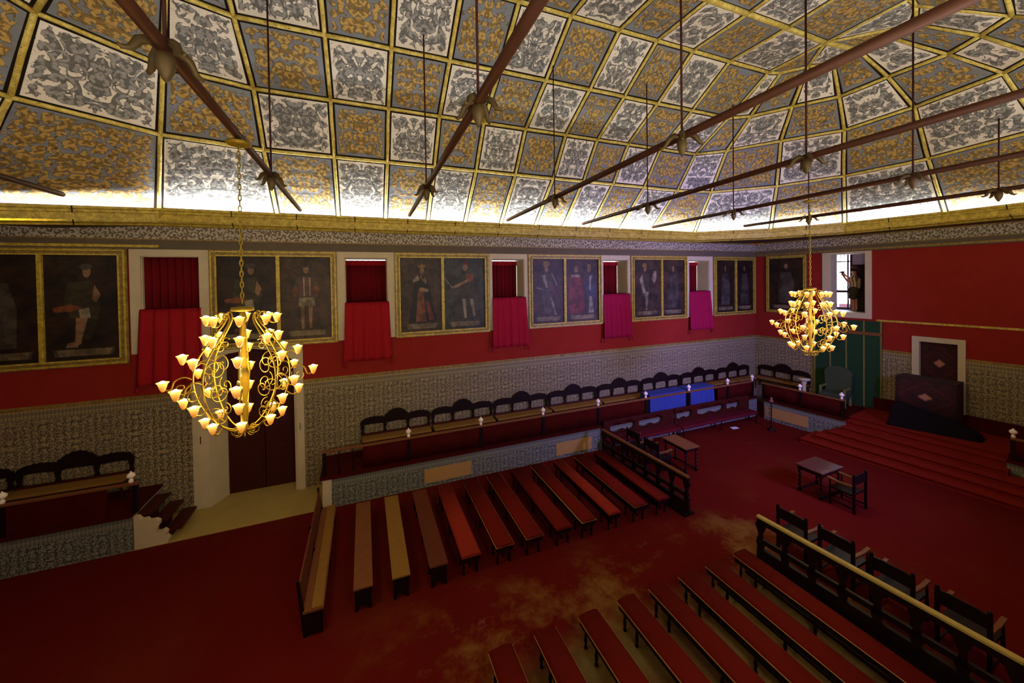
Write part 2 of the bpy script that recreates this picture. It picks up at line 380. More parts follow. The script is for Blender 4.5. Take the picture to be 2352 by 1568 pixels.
def dup(root, loc, rz=None, label=None, group=None):
    r = root.copy(); COL.objects.link(r); r.location = loc
    if rz is not None: r.rotation_euler = (0, 0, rz)
    if label: r['label'] = label
    if group: r['group'] = group
    def kids(src, dst):
        for ch in list(src.children):
            c = ch.copy(); COL.objects.link(c); c.parent = dst; kids(ch, c)
    kids(root, r); return r

# ------------------------------------------------------------------ room shell
WINX = [(-22.15, .60), (-17.40, .615), (-12.72, .61), (-8.12, .60), (-3.63, .60)]
def wall_with_holes(mb, a0, a1, holes, zt, T, zsplit, low=1):
    """holes = (a0,a1,z0,z1); wall occupies b in [-T,0]; below zsplit material `low`"""
    zs = sorted({0, zsplit, zt} | {h[2] for h in holes} | {h[3] for h in holes}); xs = sorted({a0, a1} | {h[0] for h in holes} | {h[1] for h in holes})
    for i in range(len(xs) - 1):
        k = 0
        while k < len(zs) - 1:
            cx = (xs[i] + xs[i + 1]) / 2; free = lambda k: any(h[0] < cx < h[1] and h[2] < (zs[k] + zs[k + 1]) / 2 < h[3] for h in holes)
            if not free(k):
                z0 = zs[k]; j = k
                while j + 1 < len(zs) - 1 and not free(j + 1) and zs[j + 1] != zsplit: j += 1
                mb.box(xs[i], xs[i + 1], -T, 0, z0, zs[j + 1], low if zs[j + 1] <= zsplit + 1e-6 else 0); k = j + 1
            else: k += 1
TB = .75
mb = MB(BACK); holes = [(c - h, c + h, 5.36, 6.75) for c, h in WINX] + [(-21.42, -19.36, 0, 4.22)]
wall_with_holes(mb, -27.6, .1, holes, 8.3, TB, 3.13)
struct(mb.build('wall_back', ['damask', 'tile']))
mb = MB(ENDW); wall_with_holes(mb, 0, 13.4, [(2.94, 4.04, 4.5, 6.86), (5.47, 6.40, 1.0, 3.64)], 8.3, .55, 3.13)
struct(mb.build('wall_right', ['damask', 'tile']))
mb = MB(); mb.box(-27.6, 2, -13.5, -12.95, 0, 8.3); struct(mb.build('wall_front', ['damask']))
mb = MB(); mb.box(-27.9, -27.3, -13.4, .6, 0, 8.3); struct(mb.build('wall_left', ['damask']))
mb = MB(); mb.box(-28, 5, -13.6, 1.9, -.2, 0); struct(mb.build('floor', ['carpet']))
# outer skins that keep daylight out of the lower wall recesses
mb = MB(BACK); mb.box(-22.6, -18.9, -TB - .9, -TB - .75, 0, 4.4); mb.box(-22.6, -22.4, -TB - .75, -TB, 0, 4.4); mb.box(-19.1, -18.9, -TB - .75, -TB, 0, 4.4); mb.box(-22.6, -18.9, -TB - .9, -TB, 4.4, 4.5)
struct(mb.build('wall_door_lobby', ['recess']))

# mouldings of the long wall and the end wall: tile capping, band, frieze, cornice
def mould(mp, a0, a1, nm, gaps):
    m = MB(mp)
    for g0, g1 in zip([a0] + [g[1] for g in gaps], [g[0] for g in gaps] + [a1]): m.box(g0, g1, 0, .035, 3.10, 3.16); m.box(g0, g1, 0, .02, 3.16, 3.19)
    struct(m.build('trim_%d' % nm, ['gold_dull']))
    m = MB(mp); m.box(a0, a1, 0, .06, 6.925, 7.16); struct(m.build('trim_%d' % (nm + 1), ['band']))
    m = MB(mp); m.box(a0, a1, 0, .075, 7.16, 7.19); m.box(a0, a1, 0, .07, 7.51, 7.56); struct(m.build('trim_%d' % (nm + 2), ['gold_dull']))
    m = MB(mp); m.box(a0, a1, 0, .05, 7.19, 7.52); struct(m.build('trim_%d' % (nm + 3), ['frieze']))
mould(BACK, -27.4, 0, 1, [(-21.78, -19.17)])
mould(ENDW, 0, 13, 5, [(2.4, 4.53), (5.31, 6.55)])
m = MB(BACK); m.box(-26.2, -22.35, .06, .13, 6.965, 7.03); struct(m.build('trim_9', ['gold']))
m = MB(ENDW); m.box(4.36, 11, 0, .05, 4.235, 4.30); struct(m.build('trim_10', ['gold']))
m = MB(ENDW); m.box(0, 11, .06, .11, 6.96, 7.03); struct(m.build('trim_11', ['gold_dull']))

# ---- vault: rib columns, five levels each
LX = [-22.2, -19.7, -18.14, -16.82, -15.53, -14.3, -13.03, -11.7, -10.56, -9.36, -8.01, -6.44, -4.24]
lip = {}  # cornice lip points, in order
cols = []
def column(L0, rest): cols.append([Vector(p) for p in [L0] + rest])
STD = [(-1.55, 9.28), (-2.38, 10.38), (-3.70, 11.12), (-4.98, 11.93)]
YM = -13.0
hipR = [(-4.93, -1.75, 9.29), (-5.63, -2.99, 10.4), (-5.89, -4.04, 11.12), (-6.08, -5.10, 11.92)]
midR = [(-3.14, -3.07, 9.35), (-4.63, -4.17, 10.45), (-5.26, -4.90, 11.15), (-5.70, -5.59, 11.92)]
hp2 = [(-2.11, -4.64, 9.40), (-3.52, -5.36, 10.5), (-4.51, -5.73, 11.2), (-5.19, -5.94, 11.92)]
endc = [(-1.80, -6.585, 9.43), (-3.30, -6.86, 10.6), (-4.32, -6.74, 11.3), (-5.33, -6.55, 11.92)]
hp2b = [(-2.45, -8.75, 9.4), (-4.0, -8.6, 10.5), (-4.52, -7.91, 11.2), (-5.13, -7.13, 11.92)]
midb = [(-3.1, -9.95, 9.35), (-4.6, -9.2, 10.45), (-4.95, -8.55, 11.15), (-5.24, -7.62, 11.92)]
hp1b = [(-4.88, -11.2, 9.3), (-5.5, -10.0, 10.4), (-5.37, -9.08, 11.12), (-6.08, -7.95, 11.92)]
hipL = [(-21.56, -1.88, 9.3), (-21.15, -2.75, 10.4), (-20.6, -4.04, 11.12), (-20.4, -5.10, 11.92)]
mir = lambda l: [(-26.4 - x, y, z) for x, y, z in l]
mirL = [(-23.12, -3.09, 9.3), (-22.3, -3.93, 10.4), (-21.2, -4.9, 11.15), (-20.7, -5.59, 11.92)]
# lips (cornice front, as seen) in plan order, with height
cen = Vector((-13.2, -6.5, 0))
def outp(p, d=.33, z=7.9):
    v = Vector((p[0], p[1], 0)); n = Vector((0, 0, 0))
    if abs(p[1] + .45) < .01: n = Vector((0, 1, 0))
    elif abs(p[1] + 12.5) < .01: n = Vector((0, -1, 0))
    else: n = (v - (Vector((-7.5, -6.5, 0)) if p[0] > -13 else Vector((-19, -6.5, 0)))).normalized()
    if abs(p[0] + 4.16) < .01: n = (n + Vector((.42, 0, 0)))
    if abs(p[0] + 22.2) < .01: n = (n + Vector((-.35, 0, 0)))
    q = v + n * d; return (q.x, q.y, z)
def lipz(i, dz=0): return outp(LIP[i], .33, LIP[i][2] + dz)
column(outp(LIP[0], .33, 7.93), hipL)
for x in LX[1:-1]: column((x, -.12, 7.93), [(x, y, z) for y, z in STD])
column(lipz(1), hipR); column(lipz(2), midR); column(lipz(3), hp2); column(lipz(4), endc)
column(lipz(5), hp2b); column(lipz(6), midb); column(lipz(7), hp1b)
for x in reversed(LX[1:-1]): column((x, YM + .12, 7.93), [(x, YM - y, z) for y, z in STD])
m2 = lambda l: [(x, YM - y, z) for x, y, z in l]
column(lipz(8), m2(hipL)); column(lipz(9), m2(mirL)); column(lipz(10), mir(hp2b)); column(lipz(11), mir(endc))
column(lipz(12), mir(hp2)); column(lipz(13), mirL)
NC = len(cols)
pan = MB(); rib = MB(); edge_seen = set()
def bil(P, u, v): return P[0] * (1 - u) * (1 - v) + P[1] * u * (1 - v) + P[2] * u * v + P[3] * (1 - u) * v
def panel(P, par, tri=False):
    w_ = ((P[1] - P[0]).length + (P[2] - P[3]).length) / 2; h_ = ((P[3] - P[0]).length + (P[2] - P[1]).length) / 2
    sd = random.random(); e = .035; eu = min(.2, .082 / max(w_, .1)); ev = min(.2, .082 / max(h_, .1))
    N = 4; us = [0, eu] + [eu + (1 - 2 * eu) * i / N for i in range(1, N)] + [1 - eu, 1]; vs_ = [0, ev] + [ev + (1 - 2 * ev) * i / N for i in range(1, N)] + [1 - ev, 1]
    for i in range(len(us) - 1):
        for j in range(len(vs_) - 1):
            border = i in (0, len(us) - 2) or j in (0, len(vs_) - 2)
            q = [(us[i], vs_[j]), (us[i + 1], vs_[j]), (us[i + 1], vs_[j + 1]), (us[i], vs_[j + 1])]
            pan.quad([bil(P, *c) for c in q], [((c[0] - .5) * w_, (c[1] - .5) * h_) for c in q], 2 if border else par, False, (sd, w_ / 2 - .082, h_ / 2 - .082))
def seg(a, b, r=.046):
    key = tuple(sorted([tuple(round(c, 2) for c in a), tuple(round(c, 2) for c in b)]))
    if key in edge_seen or (a - b).length < .05: return
    edge_seen.add(key)
    n = max(2, int((a - b).length / .35)); path = [a.lerp(b, k / n) + Vector((random.uniform(-1, 1), random.uniform(-1, 1), random.uniform(-1, 1))) * .006 * (0 < k < n) for k in range(n + 1)]
    rib.tube(path, r, 6)
RY = -6.48; RZ = 11.90
A = Vector((-6.44, -6.43, 11.93)); Bp = Vector((-20.0, -6.48, 11.93))
for i in range(NC):
    c0 = cols[i]; c1 = cols[(i + 1) % NC]
    for k in range(4):
        panel([c0[k], c1[k], c1[k + 1], c0[k + 1]], (i + k) % 2)
        seg(c0[k + 1], c1[k + 1], .058 if k == 3 else .046); seg(c0[k], c0[k + 1])
nb = len(LX)  # 13 columns 0..12 on the back side
for i in range(0, 12):   # flat top between the breaks, either side of the ridge
    def ridge(j): return A if j >= 11 else (Bp if j == 0 else Vector((LX[j], RY, RZ)))
    if i < 11:
        panel([cols[i][4], cols[i + 1][4], ridge(i + 1), ridge(i)], i % 2)
        seg(cols[i + 1][4], ridge(i + 1)); seg(ridge(i), ridge(i + 1), .07)
        f0 = Vector((cols[i][4].x, YM - cols[i][4].y, cols[i][4].z)); f1 = Vector((cols[i + 1][4].x, YM - cols[i + 1][4].y, cols[i + 1][4].z))
        panel([ridge(i), ridge(i + 1), f1, f0], (i + 1) % 2); seg(f1, ridge(i + 1))
c4 = [c[4] for c in cols]
panel([c4[11], c4[12], c4[13], A], 1); panel([c4[13], c4[14], c4[15], A], 0); seg(c4[13], A); seg(c4[15], A, .07)
panel([c4[15], c4[16], c4[17], A], 1); panel([c4[17], c4[18], Vector((LX[11], YM + 4.98, 11.93)), A], 0); seg(c4[17], A)
l0 = NC - 1
panel([c4[0], c4[l0], c4[l0 - 1], Bp], 0); panel([c4[l0 - 1], c4[l0 - 2], c4[l0 - 3], Bp], 1); seg(c4[l0 - 2], Bp)
panel([c4[l0 - 3], c4[l0 - 4], c4[l0 - 5], Bp], 0)
ceil = pan.build('ceiling', ['panel_white', 'panel_gold', 'dark_edge'], flip=False)
struct(ceil)
struct(rib.build('trim_12', ['gold_bright']))
# roof slab above, so no sky leaks through the vault
m = MB(); m.box(-28, 5.5, -13.7, 1.4, 12.2, 12.3); m.box(-28, -27.8, -13.7, 1.4, 8.2, 12.2); m.box(5.3, 5.5, -13.7, 1.4, 8.2, 12.2); m.box(-28, 5.5, -13.7, -13.5, 8.2, 12.2); m.box(-28, 5.5, 1.2, 1.4, 8.2, 12.2)
m.box(-28, 5.5, .02, 1.4, 8.22, 8.3); m.box(1.9, 5.5, -13.7, .1, 8.22, 8.3)
struct(m.build('trim_13', ['recess']))

# ---- cornice: gilded profile swept along the lip polygon, with soffit back to the wall
prof = [(0.0, .0), (0.0, -.05), (.03, -.07), (.03, -.13), (.08, -.15), (.10, -.22), (.16, -.24), (.17, -.33), (.27, -.36), (.30, -.40)]
lipn = []
n = len(LIP)
for i in range(n):
    p0, p1, p2 = Vector(LIP[i - 1]).to_2d(), Vector(LIP[i]).to_2d(), Vector(LIP[(i + 1) % n]).to_2d()
    d1 = (p1 - p0).normalized(); d2 = (p2 - p1).normalized(); n1 = Vector((-d1.y, d1.x)); n2 = Vector((-d2.y, d2.x)); b = (n1 + n2).normalized()
    lipn.append(b / max(.5, b.dot(n1)))
cor = MB(); sof = MB()
for i in range(n):
    j = (i + 1) % n; P0 = Vector(LIP[i]); P1 = Vector(LIP[j]); N0 = lipn[i]; N1 = lipn[j]
    L = (P1 - P0).length; K = max(1, int(round(L / 1.45)))
    for k in range(len(prof) - 1):
        q = lambda P, N_, pr: Vector((P.x + N_.x * pr[0], P.y + N_.y * pr[0], P.z + pr[1]))
        a, b_, c, d = q(P0, N0, prof[k]), q(P1, N1, prof[k]), q(P1, N1, prof[k + 1]), q(P0, N0, prof[k + 1])
        for s_ in range(K):
            t0, t1 = s_ / K, (s_ + 1) / K
            cor.quad([a.lerp(b_, t0), a.lerp(b_, t1), d.lerp(c, t1), d.lerp(c, t0)], None, 0)
    # top of the lip (hides the tubes) and its back
    q0 = lambda P, N_, e, z: Vector((P.x + N_.x * e, P.y + N_.y * e, P.z + z))
    cor.quad([q0(P0, N0, 0, 0), q0(P1, N1, 0, 0), q0(P1, N1, .06, 0), q0(P0, N0, .06, 0)])
    cor.quad([q0(P0, N0, .06, 0), q0(P1, N1, .06, 0), q0(P1, N1, .06, -.30), q0(P0, N0, .06, -.30)])
    for s_ in range(1, K):     # joints of the gilded lengths
        t_ = s_ / K; c_ = P0.lerp(P1, t_); nn = N0.lerp(N1, t_)
        dirv = (P1 - P0).normalized() * .012
        for k in range(len(prof) - 1):
            g = lambda pr, sg: Vector((c_.x + nn.x * (pr[0] - .006), c_.y + nn.y * (pr[0] - .006), c_.z + pr[1])) + dirv * sg
            cor.quad([g(prof[k], -1), g(prof[k], 1), g(prof[k + 1], 1), g(prof[k + 1], -1)], None, 1)
    # soffit: from the foot of the profile back to the walls
    pa = Vector((P0.x + N0.x * .29, P0.y + N0.y * .29, P0.z - .39)); pb = Vector((P1.x + N1.x * .29, P1.y + N1.y * .29, P1.z - .39))
    fa = Vector((P0.x + N0.x * 2.6, P0.y + N0.y * 2.6, 7.56)); fb = Vector((P1.x + N1.x * 2.6, P1.y + N1.y * 2.6, 7.56))
    sof.quad([pa, pb, fb, fa])
struct(cor.build('trim_14', ['gold', 'dark_edge'], flip=True))
struct(sof.build('trim_15', ['soffit']))

# ------------------------------------------------------------------ windows of the long wall
WN = ['window_%d' % i for i in range(1, 7)]
nth = ['first', 'second', 'third', 'fourth', 'fifth']
def surround(mp, a0, a1, z0, z1, o0, o1, p0, p1, T, name, out=.04, legs=True):
    m = MB(mp)
    m.box(a0, o0, 0, out, z0, z1); m.box(o1, a1, 0, out, z0, z1); m.box(o0, o1, 0, out, p1, z1)
    if not legs: m.box(o0, o1, 0, out, z0, p0)
    m.box(o0, o0 + .02, -T, 0, p0, p1); m.box(o1 - .02, o1, -T, 0, p0, p1); m.box(o0, o1, -T, 0, p1 - .02, p1); m.box(o0, o1, -T, .0, p0, p0 + .02)
    return m
for i, (c, h) in enumerate(WINX):
    outer = .82
    m = surround(BACK, c - outer, c + outer, 4.26, 6.96, c - h, c + h, 5.36, 6.75, TB, WN[i])
    m.box(c - h, c + h, 0, .03, 4.26, 5.36)
    r = struct(m.build(WN[i], ['cream']))
    # curtain
    cu = MB(BACK); N = 40; x0, x1 = c - h + .005, c + h - (.035 if i > 1 else .005); top = 6.74 if i == 0 else 6.70
    bb = -.62 if i else -.12
    for k in range(N):
        def f(t): return bb + .035 * math.sin(t * 46 + i) + .015 * math.sin(t * 91)
        t0, t1 = k / N, (k + 1) / N; X0 = x0 + (x1 - x0) * t0; X1 = x0 + (x1 - x0) * t1
        cu.quad([(X0, f(t0), 5.34), (X1, f(t1), 5.34), (X1, f(t1), top), (X0, f(t0), top)], None, 0, True)
        if i: cu.quad([(X0, f(t0) + .05, top - .16), (X1, f(t1) + .05, top - .16), (X1, f(t1) + .05, top), (X0, f(t0) + .05, top)], None, 1, True)
    o = cu.build('curtain', ['curtain', 'cloth_red'], flip=False)
    sm = o.modifiers.new('s', 'SOLIDIFY'); sm.thickness = .008; sm.offset = 0
    tag(o, ['plain dark red curtain closing the window nearest the left edge, above the tall doorway side', 'dark red curtain in the window left of the portraits of a queen and a swordsman',
            'dark red curtain in the middle window of the long wall, above a red daylight-tinted hanging', 'dark red curtain in the fourth window of the long wall, beside a wide pale reveal',
            'narrow sliver of dark red curtain in the last window before the corner'][i], 'curtain', 'curtains in the long wall windows')
    # hanging cloth
    cl = MB(BACK); NX, NZ = 36, 14; z1, z0 = 5.39, [3.45, 3.62, 3.66, 3.66, 3.70][i]; wd = .63
    def P(u, v):
        w_ = wd * (1 + .08 * v); fold = (.018 + .03 * v) * math.sin(u * (26 + 3 * i) + i) + .012 * math.sin(u * 53 + 2 * i)
        return (c + .01 + (u - .5) * 2 * w_, .08 + .10 * v + fold, z1 + (z0 - z1) * v)
    for a in range(NX):
        for b in range(NZ):
            cl.quad([P(a / NX, b / NZ), P((a + 1) / NX, b / NZ), P((a + 1) / NX, (b + 1) / NZ), P(a / NX, (b + 1) / NZ)], None, 0, True)
        cl.quad([P(a / NX, 0), P((a + 1) / NX, 0), (P((a + 1) / NX, 0)[0], -.25, 5.40), (P(a / NX, 0)[0], -.25, 5.40)], None, 0, True)
    hm = ['cloth_red', 'cloth_red', 'cloth_bluelit', 'cloth_bluelit_strong', 'cloth_bluelit_strong'][i]
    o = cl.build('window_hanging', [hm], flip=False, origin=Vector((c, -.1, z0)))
    sm = o.modifiers.new('s', 'SOLIDIFY'); sm.thickness = .012
    tag(o, ['brownish red cloth hung over the leftmost window sill, behind the big chandelier', 'bright red cloth hung from the window between the first two double portraits',
            'red daylight-tinted cloth with tassels hung from the middle window of the long wall', 'pleated red daylight-tinted cloth with tassels hung from the fourth window', 'small red daylight-tinted cloth hung from the window nearest the corner'][i],
        'cloth', 'cloths hung from the gallery windows')
    for sx in (-1, 1):
        tl = MB(BACK); px = c + .01 + sx * wd * 1.07
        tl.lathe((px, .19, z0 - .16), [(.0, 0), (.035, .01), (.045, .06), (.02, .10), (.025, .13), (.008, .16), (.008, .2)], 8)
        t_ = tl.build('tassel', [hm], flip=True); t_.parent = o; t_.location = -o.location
# ------------------------------------------------------------------ end wall window, corridor, person
m = surround(ENDW, 2.68, 4.23, 4.30, 7.02, 2.94, 4.04, 4.5, 6.86, .55, 'window_6', legs=False)
struct(m.build('window_6', ['cream']))
m = MB(ENDW)
m.box(1.0, 6.0, -2.75, -.55, 4.3, 4.42); m.box(1.0, 6.0, -2.75, -.55, 7.3, 7.4); m.box(1.0, 1.12, -2.75, -.55, 4.3, 7.3); m.box(5.9, 6.0, -2.75, -.55, 4.3, 7.3)
m.box(1.0, 2.17, -2.75, -2.6, 4.3, 7.3); m.box(2.72, 6.0, -2.75, -2.6, 4.3, 7.3); m.box(2.17, 2.72, -2.75, -2.6, 7.0, 7.3); m.box(2.17, 2.72, -2.75, -2.6, 4.3, 4.5)
struct(m.build('wall_corridor', ['plaster']))
m = MB(ENDW)
m.box(2.17, 2.24, -2.62, -2.52, 4.5, 7.0); m.box(2.63, 2.68, -2.62, -2.52, 4.5, 7.0); m.box(2.74, 2.79, -2.6, -2.5, 4.5, 7.0)
m.box(2.2, 2.78, -2.62, -2.52, 6.59, 6.64); m.box(2.2, 2.7, -2.62, -2.52, 5.20, 5.32); m.box(2.0, 2.04, -2.6, -2.5, 4.5, 7.0); m.box(2.17, 2.7, -2.62, -2.52, 4.45, 4.54)
for a in (2.37, 2.50): m.box(a, a + .015, -2.61, -2.56, 6.62, 7.0)
o7 = struct(m.build('window_7', ['win_frame']))
m = MB(ENDW); m.box(2.22, 2.65, -2.66, -2.655, 4.5, 7.0); gp = m.build('pane', ['glass']); gp.parent = o7
m = MB(ENDW); m.box(2.22, 2.66, -3.1, -2.85, 4.45, 4.66); tag(m.build('terrace_parapet', [mat_simple('pinkish_parapet', col('#b07a80'), .8)]), 'low pinkish parapet outside the small corridor window', 'parapet')
m = MB(ENDW); m.box(2.75, 4.4, -1.15, -.95, 5.20, 5.27); m.box(2.75, 4.4, -1.15, -1.1, 4.42, 5.2)
for k in range(12): pass

def skin_obj(name, verts, edges, radii, mat, parent=None, root=0, sub=2, origin=(0, 0, 0)):
    me = bpy.data.meshes.new(name); me.from_pydata(verts, edges, []); o = bpy.data.objects.new(name, me); COL.objects.link(o)
    me.materials.append(M[mat]); sk = o.modifiers.new('skin', 'SKIN'); sk.use_smooth_shade = True
    for i, v in enumerate(me.skin_vertices[0].data):
        r = radii[i]; v.radius = (r, r) if not isinstance(r, tuple) else r; v.use_root = (i == root)
    s_ = o.modifiers.new('sub', 'SUBSURF'); s_.levels = sub; s_.render_levels = sub
    if parent: o.parent = parent
    return o
def person():
    # stands on the corridor floor (z 4.42), facing towards the hall window's left jamb, both hands raised to a camera
    loc = ENDW(3.28, -1.35, 4.42)
    root = empty('person', loc, 'person in a striped shirt, dark shorts and cap, raising a camera at the corridor window', 'person')
    # local axes: -x = towards corner (image left), y = away from the hall; figure faces -x
    fx = Vector((-WE[0] * -1, -WE[1] * -1, 0)); # image-left along wall
    ang = math.atan2(fx.y, fx.x)                # local +x looks image-left
    root.rotation_euler = (0, 0, ang); root.scale = (1.15, 1.15, 1.08)
    V = [(0, 0, .90), (0, 0, 1.06), (-.01, 0, 1.22), (-.02, 0, 1.38), (0, 0, 1.47), (.02, 0, 1.56), (.03, 0, 1.66), (.02, 0, 1.72)]
    E = [(0, 1), (1, 2), (2, 3), (3, 4), (4, 5), (5, 6), (6, 7)]
    R = [(.15, .17), (.14, .16), (.15, .18), (.12, .19), .06, (.085, .075), (.10, .08), (.085, .07)]
    def chain(start, pts, rad):
        k = start
        for p, r in zip(pts, rad): V.append(p); R.append(r); E.append((k, len(V) - 1)); k = len(V) - 1
        return k
    for s in (-1, 1):
        chain(0, [(0, s * .10, .80), (.03, s * .12, .48), (-.01, s * .13, .10), (.04, s * .14, .04), (.16, s * .15, .03)], [.10, .07, .045, .045, .035])
        h = chain(3, [(0, s * .20, 1.38), (.10, s * .24, 1.18), (.28, s * .12, 1.42), (.33, s * .08, 1.50)], [.065, .045, .035, .035])
        for k in range(5):  # fingers closed round the camera
            chain(h, [(.35 + .006 * k, s * .06, 1.545 - .018 * k), (.385, s * (.05 - .005 * k), 1.55 - .018 * k)], [.010, .008])
    b = skin_obj('body', V, E, R, 'skin', root)
    Vs = [(0, 0, .88), (0, 0, 1.06), (-.01, 0, 1.24), (-.02, 0, 1.38), (0, 0, 1.45), (0, -.21, 1.37), (.07, -.25, 1.25), (0, .21, 1.37), (.07, .25, 1.25)]
    skin_obj('shirt', Vs, [(0, 1), (1, 2), (2, 3), (3, 4), (3, 5), (5, 6), (3, 7), (7, 8)], [(.18, .20), (.17, .19), (.18, .21), (.15, .21), .08, .09, .085, .09, .085], 'shirt', root)
    Vs = [(0, 0, 1.08), (0, 0, .88), (.0, -.12, .78), (.03, -.15, .5), (.0, .12, .78), (.03, .15, .5)]
    skin_obj('shorts', Vs, [(0, 1), (1, 2), (2, 3), (1, 4), (4, 5)], [(.17, .19), (.18, .19), .13, .11, .13, .11], 'shorts', root)
    m = MB(); m.lathe((.02, 0, 1.70), [(.112, 0), (.115, .04), (.09, .09), (.04, .115), (0, .12)], 16); m.prism([(.08, -.08), (.20, -.055), (.22, 0), (.20, .055), (.08, .08)], 'z', 1.70, 1.712)
    part(m, 'cap', ['cap'], root)
    m = MB(); m.lathe((.02, 0, 1.60), [(.0, 0), (.09, .01), (.105, .05), (.108, .10), (.1, .14), (0, .15)], 14)
    part(m, 'hair', ['camera_body'], root)
    m = MB(); m.box(.105, .125, -.05, -.02, 1.635, 1.65); m.box(.105, .125, .02, .05, 1.635, 1.65); m.box(.11, .14, -.012, .012, 1.59, 1.64); m.box(.1, .122, -.03, .03, 1.56, 1.57)
    part(m, 'face', ['skin'], root)
    cm = empty('camera', loc, 'small dark camera held up by the person at the corridor window', 'camera'); cm.rotation_euler = root.rotation_euler; cm.scale = (1.08,) * 3; cm.name = 'photo_camera'
    m = MB(); m.box(.33, .39, -.07, .07, 1.53, 1.625); part(m, 'camera_body', ['camera_body'], cm)
    m = MB(); m.prism([(.04 * math.cos(t * PI / 6), 1.58 + .032 * math.sin(t * PI / 6)) for t in range(12)], 'a', .39, .47); part(m, 'lens', ['camera_body'], cm)
person()
rc = empty('doorway_shade_block', ENDW(4.05, -2.15, 4.42), 'dark block standing in for a shadowed corridor doorway behind the person with the camera', 'dark block', None, math.atan2(-WE[1], -WE[0]))  # dark block added for a shadowed doorway; no cabinet stands there
m = MB(); m.box(-.95, .95, -.35, .35, 0, 1.95); m.box(-1.0, 1.0, -.4, .38, 1.95, 2.02); part(m, 'shade_block_body', ['black_wood'], rc)
for sx in (-.92, .02): m = MB(); m.box(sx, sx + .9, -.37, -.35, .08, 1.9); part(m, 'shade_block_front', ['black_wood'], rc)
# ------------------------------------------------------------------ doors
m = MB(BACK)   # cream jambs of the tall doorway and its flattened arch
m.box(-21.78, -21.42, -.02, .05, 0, 4.35); m.box(-19.36, -19.17, -.02, .05, 0, 4.35); m.prism([(-21.42, 4.35), (-21.42, 3.75), (-21.0, 4.10), (-20.4, 4.2), (-19.8, 4.10), (-19.36, 3.75), (-19.36, 4.35)], 'b', -.3, .05)
m.prism([(-21.42, .05), (-21.15, -.45), (-21.15, -TB), (-21.42, -TB)], 'z', 0, 4.0); m.box(-19.42, -19.36, -TB, 0, 0, 4.0)
struct(m.build('door_1', ['cream']))
m = MB(BACK)
m.box(-21.15, -20.27, -.56, -.50, .02, 4.1); m.box(-20.25, -19.42, -.56, -.50, .02, 4.1)
for a0, a1 in ((-21.05, -20.35), (-20.17, -19.5)):
    for z0 in (.15, 1.5, 2.8): m.box(a0, a1, -.5, -.48, z0, z0 + 1.15)
pd = m.build('door_leaves', [mat_simple('dark_red_door_wood', col('#3a120c'), .6)]); pd.parent = bpy.data.objects['door_1']
m = MB(BACK)   # latch slots and a small handle
m.box(-21.62, -21.60, .05, .056, 1.75, 1.95); m.box(-19.28, -19.265, .05, .056, 1.75, 1.95); m.box(-21.35, -21.25, -.02, .03, 2.15, 2.19)
pd = m.build('latch', ['iron_dark']); pd.parent = bpy.data.objects['door_1']
m = MB(ENDW); m.box(5.31, 5.49, 0, .06, 1.0, 3.80); m.box(6.38, 6.55, 0, .06, 1.0, 3.80); m.box(5.49, 6.38, 0, .06, 3.63, 3.80); m.box(5.47, 5.49, -.5, 0, 1, 3.64); m.box(6.38, 6.40, -.5, 0, 1, 3.64)
struct(m.build('door_2', ['cream']))
m = MB(ENDW)
m.quad([(5.49, -.12, 1.0), (6.38, -.12, 1.0), (6.38, -.12, 3.62), (5.49, -.12, 3.62)], [(-.45, -1.9), (.45, -1.9), (.45, .72), (-.45, .72)])
o = m.build('door_rug', ['rug']); sm = o.modifiers.new('s', 'SOLIDIFY'); sm.thickness = .02
tag(o, 'dark rug with pale lozenge hung inside the cream door frame of the end wall', 'rug')
